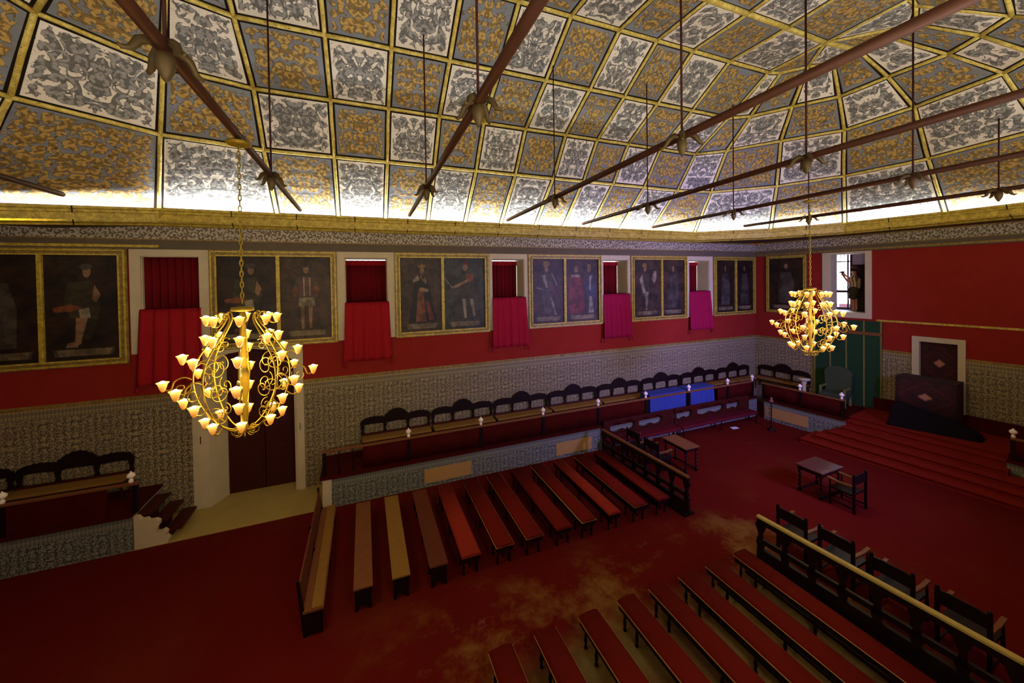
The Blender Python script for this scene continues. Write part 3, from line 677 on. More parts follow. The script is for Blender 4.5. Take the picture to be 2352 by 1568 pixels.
# ------------------------------------------------------------------ portraits
def fig(mb, kind, x0, x1, z0, z1, b, flipx=False):
    W, H = x1 - x0, z1 - z0
    def P(u, v): u = 1 - u if flipx else u; return (x0 + u * W, z0 + v * H)
    def poly(pts, mi, lay): mb.quad([(P(u, v)[0], b + .0015 * lay, P(u, v)[1]) for u, v in pts], None, mi)
    def ell(cu, cv, ru, rv, mi, lay, n=14): poly([(cu + ru * math.cos(2 * PI * k / n), cv + rv * math.sin(2 * PI * k / n)) for k in range(n)], mi, lay)
    S, BK, OR, WH, SC, RD, BL, GR, GO, OL = range(1, 11)
    poly([(.16, .035), (.86, .035), (.88, .10), (.14, .10)], SC, 1); poly([(.14, .10), (.17, .035), (.12, .03), (.09, .11)], GR, 2); poly([(.88, .10), (.85, .035), (.89, .03), (.92, .11)], GR, 2)
    if kind == 'queen':
        poly([(.34, .72), (.66, .72), (.76, .45), (.86, .12), (.18, .12), (.28, .45)], BK, 1); poly([(.42, .55), (.55, .55), (.62, .13), (.36, .13)], OR, 2)
        poly([(.60, .40), (.66, .42), (.82, .15), (.68, .15)], RD, 2); poly([(.30, .70), (.42, .76), (.46, .70), (.30, .66)], WH, 2); poly([(.54, .76), (.64, .70), (.62, .64), (.52, .70)], GO, 2)
        poly([(.42, .57), (.50, .60), (.68, .57), (.66, .53), (.50, .54)], S, 3); ell(.52, .83, .055, .05, S, 3); poly([(.44, .87), (.60, .87), (.62, .92), (.57, .89), (.53, .93), (.48, .89), (.43, .92)], GO, 4); poly([(.50, .79), (.54, .79), (.56, .72), (.48, .72)], S, 2)
    elif kind == 'sword':
        poly([(.40, .78), (.66, .78), (.78, .60), (.74, .42), (.40, .42), (.30, .58)], OL, 1); poly([(.52, .78), (.70, .78), (.72, .68), (.55, .66)], OR, 2); poly([(.22, .60), (.34, .64), (.56, .70), (.58, .66), (.36, .60), (.24, .57)], S, 3)
        poly([(.0, .72), (.02, .73), (.22, .58), (.20, .57)], WH, 2); poly([(.44, .42), (.52, .42), (.54, .15), (.48, .15)], WH, 2); poly([(.62, .42), (.70, .42), (.76, .18), (.70, .16)], WH, 2)
        ell(.52, .87, .06, .055, S, 3); poly([(.44, .91), (.60, .91), (.58, .96), (.46, .96)], RD, 4); poly([(.42, .15), (.55, .15), (.57, .11), (.42, .11)], OL, 3)
    elif kind == 'seated':
        poly([(.30, .74), (.62, .76), (.74, .55), (.70, .38), (.34, .40), (.24, .56)], OL, 1); ell(.56, .84, .055, .055, S, 2); ell(.55, .89, .09, .03, GR, 3); poly([(.10, .50), (.34, .53), (.50, .50), (.34, .46), (.12, .46)], OR, 2)
        poly([(.44, .48), (.58, .50), (.60, .40), (.46, .40)], WH, 3); poly([(.40, .40), (.56, .40), (.46, .15), (.38, .13)], S, 2); poly([(.56, .38), (.68, .36), (.60, .20), (.50, .18)], OL, 2); poly([(.28, .16), (.44, .18), (.42, .12), (.26, .12)], S, 3); poly([(.66, .72), (.74, .62), (.68, .54), (.62, .58)], S, 2)
    elif kind == 'knight':
        poly([(.34, .76), (.66, .76), (.78, .60), (.66, .50), (.36, .50), (.22, .60)], GR, 1)
        for k in range(5): poly([(.38 + .06 * k, .75), (.41 + .06 * k, .75), (.42 + .055 * k, .52), (.39 + .055 * k, .52)], WH if k % 2 else RD, 2)
        poly([(.36, .50), (.66, .50), (.68, .40), (.34, .40)], WH, 3); poly([(.38, .40), (.46, .40), (.45, .12), (.40, .12)], S, 2); poly([(.54, .40), (.62, .40), (.60, .12), (.55, .12)], S, 2)
        ell(.50, .85, .055, .055, S, 3); ell(.50, .90, .085, .03, OL, 4); poly([(.22, .60), (.30, .66), (.34, .56), (.26, .50)], OR, 2); poly([(.66, .66), (.78, .60), (.70, .50), (.66, .54)], OR, 2)
    elif kind == 'armour':
        poly([(.34, .76), (.62, .76), (.70, .50), (.66, .18), (.40, .14), (.30, .45)], GR, 1); poly([(.30, .74), (.40, .76), (.50, .56), (.44, .54)], WH, 2); poly([(.60, .78), (.66, .76), (.80, .60), (.76, .58)], WH, 2); ell(.46, .85, .055, .05, S, 3); ell(.46, .92, .12, .05, GO, 2)
        poly([(.14, .56), (.56, .50), (.56, .49), (.14, .55)], WH, 3); poly([(.56, .40), (.62, .40), (.78, .12), (.72, .12)], WH, 2); poly([(.60, .58), (.66, .60), (.80, .40), (.76, .38)], RD, 2)
    elif kind == 'couple':
        poly([(.14, .74), (.46, .74), (.56, .40), (.58, .12), (.12, .12), (.08, .45)], RD, 1); ell(.32, .84, .06, .055, S, 2); poly([(.16, .75), (.44, .75), (.42, .71), (.18, .71)], WH, 2); poly([(.66, .76), (.82, .76), (.92, .60), (.90, .12), (.66, .12), (.62, .6)], BL, 1)
        ell(.72, .84, .055, .055, S, 2); poly([(.72, .72), (.80, .74), (.76, .50), (.72, .50)], WH, 2); poly([(.72, .40), (.80, .40), (.86, .13), (.70, .13)], WH, 2); poly([(.66, .88), (.78, .88), (.76, .92), (.68, .92)], GO, 3)
    elif kind == 'horseman':
        poly([(.28, .72), (.52, .72), (.60, .56), (.54, .30), (.34, .30)], OL, 1); poly([(.22, .66), (.32, .74), (.36, .60), (.44, .44), (.36, .40), (.28, .52)], WH, 2); poly([(.40, .44), (.56, .44), (.48, .12), (.44, .12)], WH, 2); ell(.42, .84, .06, .05, S, 3); ell(.40, .90, .09, .04, GO, 4)
        poly([(.66, .66), (.74, .80), (.84, .80), (.84, .66), (.76, .58)], WH, 1)
    else:
        poly([(.36, .74), (.64, .74), (.74, .50), (.72, .14), (.28, .14), (.28, .5)], GR, 1); ell(.50, .84, .055, .055, S, 2); poly([(.30, .60), (.38, .62), (.36, .40), (.30, .40)], OL, 2)
PM = ['paint_skin', 'paint_robe_black', 'paint_orange', 'paint_white', 'paint_scroll', 'paint_red', 'paint_blue', 'paint_grey', 'paint_gold', 'paint_olive']
def portrait(mp, a0, a1, z0, z1, div, kinds, label, bgs, fw=.17):
    org = mp((a0 + a1) / 2, 0, z0)
    root = empty('portrait_painting', org, label, 'painting', 'framed portraits on the upper wall')
    def ch(m, name, mats, par=root):
        o = m.build(name, mats, flip=(name != 'canvas')); o.parent = par; o.location = -org if par is root else Vector((0, 0, 0)); return o
    m = MB(mp)
    def bar(x0, x1, y0, y1):
        m.box(x0, x1, 0, .05, y0, y1)
    m.box(a0, a0 + fw, 0.04, .07, z0, z1); m.box(a1 - fw, a1, .04, .07, z0, z1); m.box(a0 + fw, a1 - fw, .04, .07, z0, z0 + fw); m.box(a0 + fw, a1 - fw, .04, .07, z1 - fw, z1)
    e = .03
    for (x0, x1, y0, y1) in ((a0 + e, a0 + e * 2.2, z0 + e, z1 - e), (a1 - e * 2.2, a1 - e, z0 + e, z1 - e), (a0 + e * 2.2, a1 - e * 2.2, z0 + e, z0 + e * 2.2), (a0 + e * 2.2, a1 - e * 2.2, z1 - e * 2.2, z1 - e),
                             (a0 + fw - .035, a0 + fw, z0 + fw, z1 - fw), (a1 - fw, a1 - fw + .035, z0 + fw, z1 - fw), (a0 + fw, a1 - fw, z0 + fw - .035, z0 + fw), (a0 + fw, a1 - fw, z1 - fw, z1 - fw + .035)):
        m.box(x0, x1, .07, .105, y0, y1, 1)
    fr = ch(m, 'frame', ['gold_dull', 'gold'])
    spans = [(a0 + fw, a1 - fw)]
    if div:
        m = MB(mp); m.box(div - .045, div + .045, .03, .09, z0 + fw, z1 - fw); m.box(div - .012, div + .012, .09, .105, z0 + fw, z1 - fw); ch(m, 'divider', ['gold'])
        spans = [(a0 + fw, div - .045), (div + .045, a1 - fw)]
    for (x0, x1), k, bg in zip(spans, kinds, bgs):
        m = MB(mp); m.quad([(x0, .03, z0 + fw), (x1, .03, z0 + fw), (x1, .03, z1 - fw), (x0, .03, z1 - fw)], None, 0)
        fig(m, k, x0, x1, z0 + fw, z1 - fw, .032)
        ch(m, 'canvas', [bg] + PM)
    m = MB(mp); m.box(a0 + .02, a1 - .02, .002, .028, z0 + .02, z1 - .02); ch(m, 'backboard', ['black_wood'])
portrait(BACK, -26.2, -23.0, 4.05, 6.93, -24.57, ['other', 'seated'], 'gilt double frame cut by the left edge, dark figure bending in its right picture', ['canvas_black', 'canvas_black'], .17)
portrait(BACK, -21.33, -18.22, 4.22, 6.93, -19.74, ['seated', 'knight'], 'gilt double portrait behind the chain of the nearer chandelier, standing knight at right', ['canvas_black', 'canvas_brown'])
portrait(BACK, -16.58, -13.44, 4.22, 6.93, -15.06, ['queen', 'sword'], 'gilt double portrait of a crowned queen and a man pointing a sword', ['canvas_brown', 'canvas_green'])
portrait(BACK, -11.98, -8.80, 4.22, 6.93, -10.46, ['armour', 'couple'], 'gilt double portrait of a man in armour and a couple in red and blue', ['canvas_brown', 'canvas_brown'])
portrait(BACK, -7.42, -4.37, 4.22, 6.93, -5.79, ['horseman', 'other'], 'gilt double portrait of a man beside a white horse and a grey robed figure', ['canvas_brown', 'canvas_brown'])
portrait(BACK, -2.80, -.04, 4.22, 6.93, -1.36, ['other', 'other'], 'very dark gilt double portrait next to the corner of the hall', ['canvas_black', 'canvas_black'])
portrait(ENDW, .53, 2.15, 4.33, 6.93, None, ['other'], 'single dark gilt portrait on the end wall behind the farther chandelier', ['canvas_black'], .13)
exec_rest = True

# ------------------------------------------------------------------ iron ties under the vault
def tie(x0, x1, label, y0=-.42, ya=-4.06, yb=-8.2, tops=(11.5, 11.7), z=8.05, rr=.055):
    root = empty('tie_bar', (x0, y0, z), label, 'tie bar', 'tie bars across the hall')
    X = lambda y: (x1 - x0) * (y - y0) / (-12.0)
    m = MB(); m.tube([(0, 0, 0), (X(-12.42), -12.42 - y0, 0)], rr, 8); part(m, 'bar', ['iron'], root)
    for y, t in ((ya, tops[0]), (yb, tops[1])):
        m = MB(); m.tube([(X(y), y - y0, .02), (X(y), y - y0, t - z)], .016, 6); part(m, 'hanger', ['iron_dark'], root)
        m = MB(); c = (X(y), y - y0, -.30)
        m.lathe(c, [(0, 0), (.03, .04), (.065, .12), (.075, .20), (.06, .25), (.03, .28), (.03, .36)], 10)
        for k in range(4):
            a = PI / 4 + k * PI / 2; dx, dy = math.cos(a), math.sin(a); pts = [(.03, -.06), (.10, -.03), (.18, -.08), (.23, -.17), (.28, -.19), (.31, -.17)]
            m.tube([(c[0] + dx * r, c[1] + dy * r, .05 + zz) for r, zz in pts], [.03, .045, .04, .028, .02, .008], 5)
        part(m, 'leaf_ornament', ['ornament'], root)
    return root
tie(-23.52, -23.5, 'tie bar reaching the wall at the left edge, above the cut portrait', y0=-1.2, z=8.0)
tie(-19.10, -19.02, 'tie bar carrying the nearer chandelier, crossing the top left')
tie(-16.13, -16.28, 'tie bar rising steeply from the wall above the queen portrait')
tie(-12.88, -13.3, 'long tie bar crossing the vault to the top right corner')
tie(-9.88, -10.55, 'tie bar between the longest bar and the one holding the farther chandelier')
tie(-6.6, -6.95, 'tie bar carrying the farther chandelier near the corner')
tie(-3.1, -2.6, 'lowest tie bar, just above the cornice at the right', y0=-1.75, tops=(10.9, 11.4))

# ------------------------------------------------------------------ chandeliers
def chandelier(x, y, zb, tie_z, label, first=None):
    if first: return dup(first, (x, y, zb), .35, label)
    root = empty('chandelier', (x, y, zb), label, 'chandelier', 'chandeliers')
    m = MB(); N = 30; z0, z1 = 1.78, tie_z - zb
    for k in range(N):
        zc = z0 + (z1 - z0) * (k + .5) / N; hh = (z1 - z0) / N * .62; R = []
        for t in range(12):
            a = 2 * PI * t / 12; dx = .018 * math.cos(a); R.append((dx if k % 2 else 0, 0 if k % 2 else dx, zc + hh * math.sin(a)))
        m.tube(R, .007 if k > 12 else .010, 5, closed=True)
    part(m, 'chain', ['chand'], root)
    m = MB(); m.lathe((0, 0, tie_z - zb - .06), [(.13, 0), (.15, .02), (.13, .05), (.03, .06)], 16); m.tube([(.14 * math.cos(t * PI / 8), .14 * math.sin(t * PI / 8), tie_z - zb - .03) for t in range(16)], .014, 6, closed=True)
    part(m, 'tie_clamp', ['chand'], root)
    m = MB(); m.lathe((0, 0, 1.68), [(.0, -.02), (.13, 0), (.14, .02), (.13, .05), (.0, .06)], 18); part(m, 'top_plate', ['chand'], root)
    m = MB(); m.lathe((0, 0, .02), [(0, -.06), (.03, -.03), (.05, .02), (.03, .08), (.04, .2), (.028, .4), (.06, .62), (.065, .78), (.03, .9), (.035, 1.2), (.03, 1.5), (.05, 1.55), (.03, 1.66)], 12); part(m, 'stem', ['chand'], root)
    am = MB()
    P = [(.04, .03), (.16, .04), (.34, .11), (.52, .26), (.68, .50), (.745, .76), (.70, 1.0), (.56, 1.2), (.40, 1.38), (.29, 1.50), (.25, 1.58), (.28, 1.65), (.34, 1.66), (.365, 1.62), (.34, 1.58)]
    P = [(r * .74, z) for r, z in P]; am.tube([(r, 0, z) for r, z in smooth2(P)], .011, 6)
    def scr(cx, cz, R0, sgn, turns=1.5, th0=0.0, w=.007):
        cx *= .74; R0 *= .85
        pts = [(cx + sgn * R0 * (1 - t / 26) * math.cos(th0 + turns * 2 * PI * t / 24), 0, cz + R0 * (1 - t / 26) * math.sin(th0 + turns * 2 * PI * t / 24)) for t in range(24)]
        am.tube(pts, w, 5)
    scr(.52, .92, .17, 1, 1.4, .2); scr(.44, .62, .16, -1, 1.5, 2.2); scr(.90, .70, .12, 1, 1.3, 2.6); scr(.44, .28, .11, 1, 1.4, 1.2); scr(.14, .02, .09, 1, 1.4, 3.6); scr(.42, 1.22, .10, -1, 1.3, .8)
    cups = [(.50, 1.55, [(.34, 1.58), (.42, 1.50), (.50, 1.50)]), (.52, 1.29, [(.42, 1.36), (.46, 1.26), (.52, 1.25)]), (.86, 1.06, [(.68, 1.04), (.76, 1.07), (.86, 1.02)]),
            (1.12, .74, [(.745, .80), (.86, .84), (.98, .80), (1.03, .70), (1.12, .70)]), (.86, .48, [(.67, .48), (.76, .42), (.86, .44)]), (.58, .18, [(.42, .17), (.50, .10), (.58, .13)])]
    cups = [(r * (.80 if k_ < 2 else .76), z, [(a * (.80 if k_ < 2 else .75), b) for a, b in st]) for k_, (r, z, st) in enumerate(cups)]
    for r, z, st in cups: am.tube([(a, 0, b) for a, b in smooth2(st)], .010, 5)
    arm = part(am, 'scroll_arm', ['chand'], root)
    cm = MB()
    cm.lathe((0, 0, -.06), [(.0, 0), (.014, .004), (.03, .03), (.042, .07), (.052, .105), (.068, .125), (.062, .127), (.046, .10)], 12, 0)
    cm.lathe((0, 0, .0), [(.0, .02), (.035, .03), (.043, .05), (.035, .072), (.012, .085), (0, .087)], 10, 1)
    c0 = None
    for k, (r, z, st) in enumerate(cups):
        ro = (k % 2) * .12
        if c0 is None: c0 = part(cm, 'glass_shade', ['cup', 'bulb'], arm); c = c0
        else: c = c0.copy(); COL.objects.link(c); c.parent = arm
        c.location = (r, 0, z)
    for k in range(1, 8):
        a2 = arm.copy(); COL.objects.link(a2); a2.parent = root; a2.rotation_euler = (0, 0, k * PI / 4)
        for ch in arm.children:
            c = ch.copy(); COL.objects.link(c); c.parent = a2
    arm.rotation_euler = (0, 0, 0)
    l = bpy.data.lights.new('chandelier_glow', 'POINT'); l.energy = 95; l.color = (1.0, .66, .24); l.shadow_soft_size = .45
    lo = bpy.data.objects.new('chandelier_glow', l); COL.objects.link(lo); lo.parent = root; lo.location = (0, 0, .85)
    return root
def smooth2(P, k=4):
    out = []; n = len(P)
    for i in range(n - 1):
        p0, p1, p2, p3 = P[max(0, i - 1)], P[i], P[i + 1], P[min(n - 1, i + 2)]
        for j in range(k):
            t = j / k; out.append(tuple(.5 * (2 * b + (c - a) * t + (2 * a - 5 * b + 4 * c - d) * t * t + (-a + 3 * b - 3 * c + d) * t ** 3) for a, b, c, d in zip(p0, p1, p2, p3)))
    out.append(P[-1]); return out
ch1 = chandelier(-19.06, -6.13, 3.95, 7.98, 'large lit brass chandelier at left, hanging in front of the tall doorway')
ch1.rotation_euler = (0, 0, .15)
ch2 = chandelier(-6.58, -6.13, 3.95, 7.98, 'lit brass chandelier farther away at right, in front of the end wall window', ch1)

# ------------------------------------------------------------------ platforms along the walls
PT = .80
def platform(mp, a0, a1, depth, label, endcap=True, post=None):
    root = empty('raised_platform', mp((a0 + a1) / 2, depth / 2, 0), label, 'platform')
    org = root.location
    def ch(m, name, mats): o = m.build(name, mats); o.parent = root; o.location = -org; return o
    m = MB(mp); m.box(a0, a1, 0.01, depth, 0.002, PT - .02); ch(m, 'tiled_riser', ['tile_low'])
    m = MB(mp); m.box(a0, a1, .01, depth + .05, PT - .02, PT + .05); ch(m, 'floorboards', ['boards_red'])
    return root, ch
r1, ch = platform(BACK, -18.38, -1.86, 1.37, 'long tile-faced platform under the wall benches, from the doorway to the corner')
m = MB(BACK); m.box(-18.60, -18.38, 0.02, 1.36, .002, PT - .02); ch(m, 'end_pilaster', ['cream'])
m = MB(BACK); m.box(-18.66, -18.38, .02, 1.40, PT - .02, PT + .05); ch(m, 'end_boards', ['boards_red'])
for a0, a1 in ((-15.95, -14.54), (-11.63, -10.23)):
    m = MB(BACK); m.box(a0, a1, 1.37, 1.385, .12, .53); m.box(a1 - .05, a1 - .02, 1.385, 1.40, .25, .35); ch(m, 'vent_cover', ['brass'])
r2, ch = platform(BACK, -27.2, -22.44, 1.37, 'tile-faced platform at the lower left edge, under the carved bench')
# end wall platform (far corner), front line runs from (-2.15,-1.4) to about (-1.55,-4.2)
r3, ch = platform(ENDW, 1.45, 4.15, 2.14, 'tile-faced platform turning the corner beneath the end wall portrait')
for a0, a1 in ((1.50, 1.62), (1.68, 3.02)):
    m = MB(ENDW); m.box(a0, a1, 2.14, 2.155, .14, .56); ch(m, 'vent_cover', ['brass'])
r4, ch = platform(ENDW, 7.65, 12.6, 2.14, 'tile-faced platform at the right edge beyond the steps')

# dais and carpeted steps before the end wall
m = MB(ENDW)
root = empty('dais_steps', ENDW(5.9, 1.2, 0), 'flight of red carpeted steps rising to the dais before the end wall', 'steps')
SB = [(3.42, .16), (3.09, .32), (2.76, .48), (2.43, .64), (2.10, .80), (1.80, .90)]
m = MB(ENDW)
pf = [(0.01, .002)] + [q for i, (b, z) in enumerate(SB) for q in ((b, ([.002] + [s[1] for s in SB])[i]), (b, z))] + [(0.01, .90)]
pf = [(0.012, .002), (3.42, .002)]
for i, (b, z) in enumerate(SB):
    pf += [(b + .0, z - .035), (b + .05, z - .03), (b + .05, z)]
    if i + 1 < len(SB): pf += [(SB[i + 1][0], z)]
pf += [(0.012, .90)]
m.prism(pf, 'a', 4.16, 7.64)
for (b_, z_), e0, e1, pv in zip(SB[:4], (3.30, 3.62, 3.90, 4.12), (8.6, 8.3, 8.05, 7.72), (.002, .16, .32, .48)):
    for q0_, q1_ in ((e0, 4.155), (7.645, e1)): m.prism([(2.21, pv), (b_, pv), (b_, z_ - .03), (b_ + .05, z_ - .03), (b_ + .05, z_), (2.21, z_)], 'a', q0_, q1_)
o = m.build('carpeted_steps', ['stair_carpet']); o.parent = root; o.location = -root.location
m = MB(ENDW); m.box(4.3, 12.5, .0, .10, .9, 1.34); struct(m.build('baseboard_right', ['boards_red']))

# stone threshold in front of the tall doorway
m = MB(BACK); m.box(-22.44, -18.60, -.5, 1.37, .0, .012); struct(m.build('floor_threshold', ['ochre_stone']))

# side steps up to the left platform: dark treads beside a scrolled stone cheek
root = empty('platform_steps', BACK(-22.1, .8, .012), 'short dark wooden steps behind a scrolled cream stone cheek, beside the left platform', 'steps')
def lc(m, name, mats, par=root):
    o = m.build(name, mats); o.parent = par; o.location = -par.location; return o
m = MB(BACK)
ck = [(-22.43, .012), (-21.84, .012), (-21.80, .10), (-21.86, .18), (-21.84, .26), (-21.90, .33), (-21.98, .30), (-22.04, .31), (-22.03, .40), (-21.98, .47), (-21.98, .55), (-22.05, .60), (-22.16, .60), (-22.20, .66), (-22.30, .66), (-22.36, .74), (-22.43, .76)]
m.prism(ck, 'b', 1.24, 1.36); lc(m, 'scrolled_cheek', ['cream'])
for i, (x0, z) in enumerate(((-21.62, .26), (-21.88, .50), (-22.14, .74))):
    m = MB(BACK); m.box(x0 - .30, x0, .35, 1.23, z - .05, z); m.box(x0 - .28, x0 - .24, .38, 1.2, .012, z - .05); lc(m, 'tread', ['walnut'])

# ------------------------------------------------------------------ parapets (rail + cloth) with little white lamps
def lamp_first():
    r = empty('rail_lamp', (0, 0, 0), 'x', 'lamp', 'small white lamps along the platform rails')
    m = MB(); m.lathe((0, 0, 0), [(.0, 0), (.035, .0), (.045, .03), (.04, .07), (.022, .09), (.022, .11)], 12); part(m, 'base', ['white_lamp'], r)
    m = MB(); m.lathe((0, 0, .10), [(.02, 0), (.06, .02), (.078, .055), (.07, .09), (.04, .12), (.015, .135), (.018, .15), (0, .165)], 14); part(m, 'globe', ['white_lamp'], r)
    return r
LAMP = lamp_first(); lamp_used = [False]
def lamp(p, label):
    if not lamp_used[0]: LAMP.location = p; LAMP['label'] = label; lamp_used[0] = True; return LAMP
    return dup(LAMP, p, None, label)
def parapet(mp, a0, a1, b, z0, z1, posts, label, cloth=None, cat='railing'):
    root = empty('platform_railing', mp((a0 + a1) / 2, b, z0), label, cat)
    def c(m, n_, mt): o = m.build(n_, mt); o.parent = root; o.location = -root.location
    m = MB(mp); m.prism([(b - .05, z1 - .05), (b - .05, z1 - .01), (b - .03, z1), (b + .03, z1), (b + .05, z1 - .01), (b + .05, z1 - .05)], 'a', a0, a1); c(m, 'handrail', ['brown_wood'])
    for a in posts:
        m = MB(mp); m.box(a - .045, a + .045, b - .045, b + .045, z0, z1 - .05); c(m, 'post', ['black_wood'])
    for ca, cb in cloth or []:
        m = MB(mp); N = int((cb - ca) / .12); L = (cb - ca) / N
        for k in range(N):
            f = lambda t: b + .012 + .018 * math.sin(t * 9.0) + .012 * math.sin(t * 23.0)
            x0, x1 = ca + k * L, ca + (k + 1) * L
            m.quad([(x0, f(x0), z0 + .03), (x1, f(x1), z0 + .03), (x1, f(x1), z1 - .06), (x0, f(x0), z1 - .06)], None, 0, True)
        o = m.build('cloth_lining', ['boards_red'], flip=False); o.parent = root; o.location = -root.location
        sm = o.modifiers.new('s', 'SOLIDIFY'); sm.thickness = .012; sm.offset = 0
    return root
ZR = 1.53
lampx = [-16.37, -14.2, -12.06, -9.9, -7.8, -5.66, -3.53]
r = parapet(BACK, -18.6, -2.0, 1.30, PT + .05, ZR, [-18.55] + lampx + [-2.05], 'long dark railing lined with red cloth along the wall platform', [(-17.6, -7.78), (-4.12, -2.1)])
for a in (-18.2, -17.85):
    m = MB(BACK); m.lathe((a, 1.30, PT + .05), [(.02, 0), (.028, .1), (.012, .2), (.026, .36), (.012, .5), (.022, .62)], 8); o = m.build('baluster', ['black_wood']); o.parent = r; o.location = -r.location
ords = ['beside the railing end next to the doorway', 'second along the railing from the doorway', 'third along the railing from the doorway', 'fourth from the doorway',
        'above the left end of the blue tablecloth', 'over the blue cloth, right half', 'just beyond the blue tablecloth']
for x, t in zip(lampx, ords): lamp(BACK(x, 1.30, ZR), 'small white lamp on the long railing, ' + t)
lamp(BACK(-2.05, 1.30, ZR), 'small white lamp on the railing at the inner corner of the platforms')
r = parapet(ENDW, 1.35, 4.1, 2.06, PT + .05, ZR - .02, [1.4, 2.75, 4.05], 'dark railing lined with red cloth on the end wall platform', [(1.4, 4.05)])
lamp(ENDW(2.72, 2.06, ZR - .018), 'small white lamp halfway along the end wall railing')
lamp(ENDW(4.02, 2.06, ZR - .018), 'small white lamp on the railing post at the top of the red steps')
r = parapet(ENDW, 7.7, 12.4, 2.06, PT + .05, ZR - .06, [7.75, 9.2, 10.8], 'dark railing with red cloth at the right edge of the dais', [(7.75, 12.3)])
lamp(ENDW(7.75, 2.06, ZR - .06), 'small white lamp on the railing at the right edge')
r = parapet(BACK, -27.0, -22.35, 1.30, PT + .05, ZR, [-26.8, -24.5, -22.4], 'dark panelled railing of the left platform', None)
m = MB(BACK); m.box(-27, -22.9, 1.27, 1.33, PT + .05, ZR - .05); o = m.build('board_panel', ['boards_red']); o.parent = r; o.location = -r.location
lamp(BACK(-24.52, 1.30, ZR), 'small white lamp on the left platform railing at the left edge')
lamp(BACK(-22.48, 1.30, ZR), 'small white lamp on the end post of the left platform railing')

# ------------------------------------------------------------------ carved wall benches
def wall_bench(L=2.08, label='x'):
    root = empty('carved_bench', (0, 0, 0), label, 'bench', 'carved benches against the wall')
    m = MB(); m.box(-L / 2, L / 2, -.48, 0, .36, .40); part(m, 'seat', ['walnut'], root)
    m = MB(); m.prism([(-.47, .40), (-.47, .43), (-.44, .45), (-.05, .45), (-.03, .43), (-.03, .40)], 'a', -L / 2 + .02, L / 2 - .02); part(m, 'seat_cover', ['ochre_top'], root)
    for s in (-1, 1):
        for y in (-.43, -.05):
            m = MB(); m.lathe((s * (L / 2 - .07), y, 0), [(.03, 0), (.035, .04), (.02, .07), (.032, .16), (.02, .26), (.035, .33), (.035, .36)], 8); part(m, 'leg', ['walnut'], root)
    for x in (-L / 2 + .04, -L / 6, L / 6, L / 2 - .04):
        m = MB(); m.prism([(x - .035, .45), (x + .035, .45), (x + .05, .52), (x + .025, .60), (x + .05, .70), (x + .06, .84), (x - .06, .84), (x - .05, .70), (x - .025, .60), (x - .05, .52)], 'b', -.07, -.02); part(m, 'back_post', ['black_wood'], root)
    def crest(x): # upper outline, three lobes with a tall middle
        t = x / (L / 2); a = abs(t)
        base = .93 + .035 * math.cos(t * 3 * PI) ** 2
        if a < .34: base = .97 + .20 * math.cos(a / .34 * PI / 2) ** .8
        elif a > .94: base = .90
        else: base = .95 + .05 * math.sin((a - .34) / .6 * PI)
        return base + .012 * math.sin(x * 55)
    N = 52; up = [(-L / 2 + L * k / N, crest(-L / 2 + L * k / N)) for k in range(N + 1)]
    m = MB()
    for k in range(N):
        (x0, z0), (x1, z1) = up[k], up[k + 1]; lo = lambda x: .76 + .03 * abs(math.sin((x + L / 2) / L * 3 * PI))
        m.prism([(x0, lo(x0)), (x1, lo(x1)), (x1, z1), (x0, z0)], 'b', -.075, -.015)
    part(m, 'carved_crest', ['black_wood'], root)
    m = MB(); m.box(-L / 2, L / 2, -.08, -.01, .45, .50); part(m, 'back_rail', ['walnut'], root)
    return root
ZP = PT + .05 - .0
bl = ['carved dark wall bench with a scalloped crest, the one nearest the tall doorway', 'second carved wall bench from the tall doorway', 'third carved wall bench from the tall doorway', 'fourth carved wall bench from the tall doorway, before the blue table',
      'carved wall bench just left of the blue cloth table', 'carved wall bench behind the left half of the blue table', 'carved wall bench behind the right end of the blue table', 'carved wall bench on the long wall ending at the corner']
wb = wall_bench(); wb.location = (-16.60, -.03, ZP); wb['label'] = bl[0]
for i in range(1, 8): dup(wb, (-16.60 + 2.14 * i, -.03, ZP), 0, bl[i])
ang_e = math.atan2(-WE[1], -WE[0])
e1 = ENDW(1.22, .03, ZP); dup(wb, e1, ang_e, 'carved dark wall bench on the end wall, under the single portrait')
dup(wb, (-24.3 + .29, -.03, ZP), 0, 'carved wall bench on the left platform, beside the cream stone steps')
dup(wb, (-26.15, -.03, ZP), 0, 'carved wall bench cut off by the left edge')

# blue cloth table on the platform
root = empty('platform_table', (-5.85, -.93, ZP), 'long narrow table hidden under the blue cloth on the platform', 'table')
m = MB(); m.box(-1.62, 1.62, -.24, .2, .66, .69); part(m, 'tabletop', ['walnut'], root)
for sx in (-1.5, 1.5):
    for sy in (-.18, .15): m = MB(); m.box(sx - .03, sx + .03, sy - .03, sy + .03, 0, .66); part(m, 'leg', ['walnut'], root)
m = MB(); N = 120; zt = ZP + .70
def ring(t):   # perimeter point + pleat outward
    per = [(-1.66, -.28), (1.66, -.28), (1.66, .24), (-1.66, .24)]; Ls = [3.32, .52, 3.32, .52]; d = t * sum(Ls); i = 0
    while d > Ls[i] and i < 3: d -= Ls[i]; i += 1
    a, b = per[i], per[(i + 1) % 4]; f = min(1, d / Ls[i]); nrm = [(0, -1), (1, 0), (0, 1), (-1, 0)][i]
    return a[0] + (b[0] - a[0]) * f, a[1] + (b[1] - a[1]) * f, nrm, t * sum(Ls)
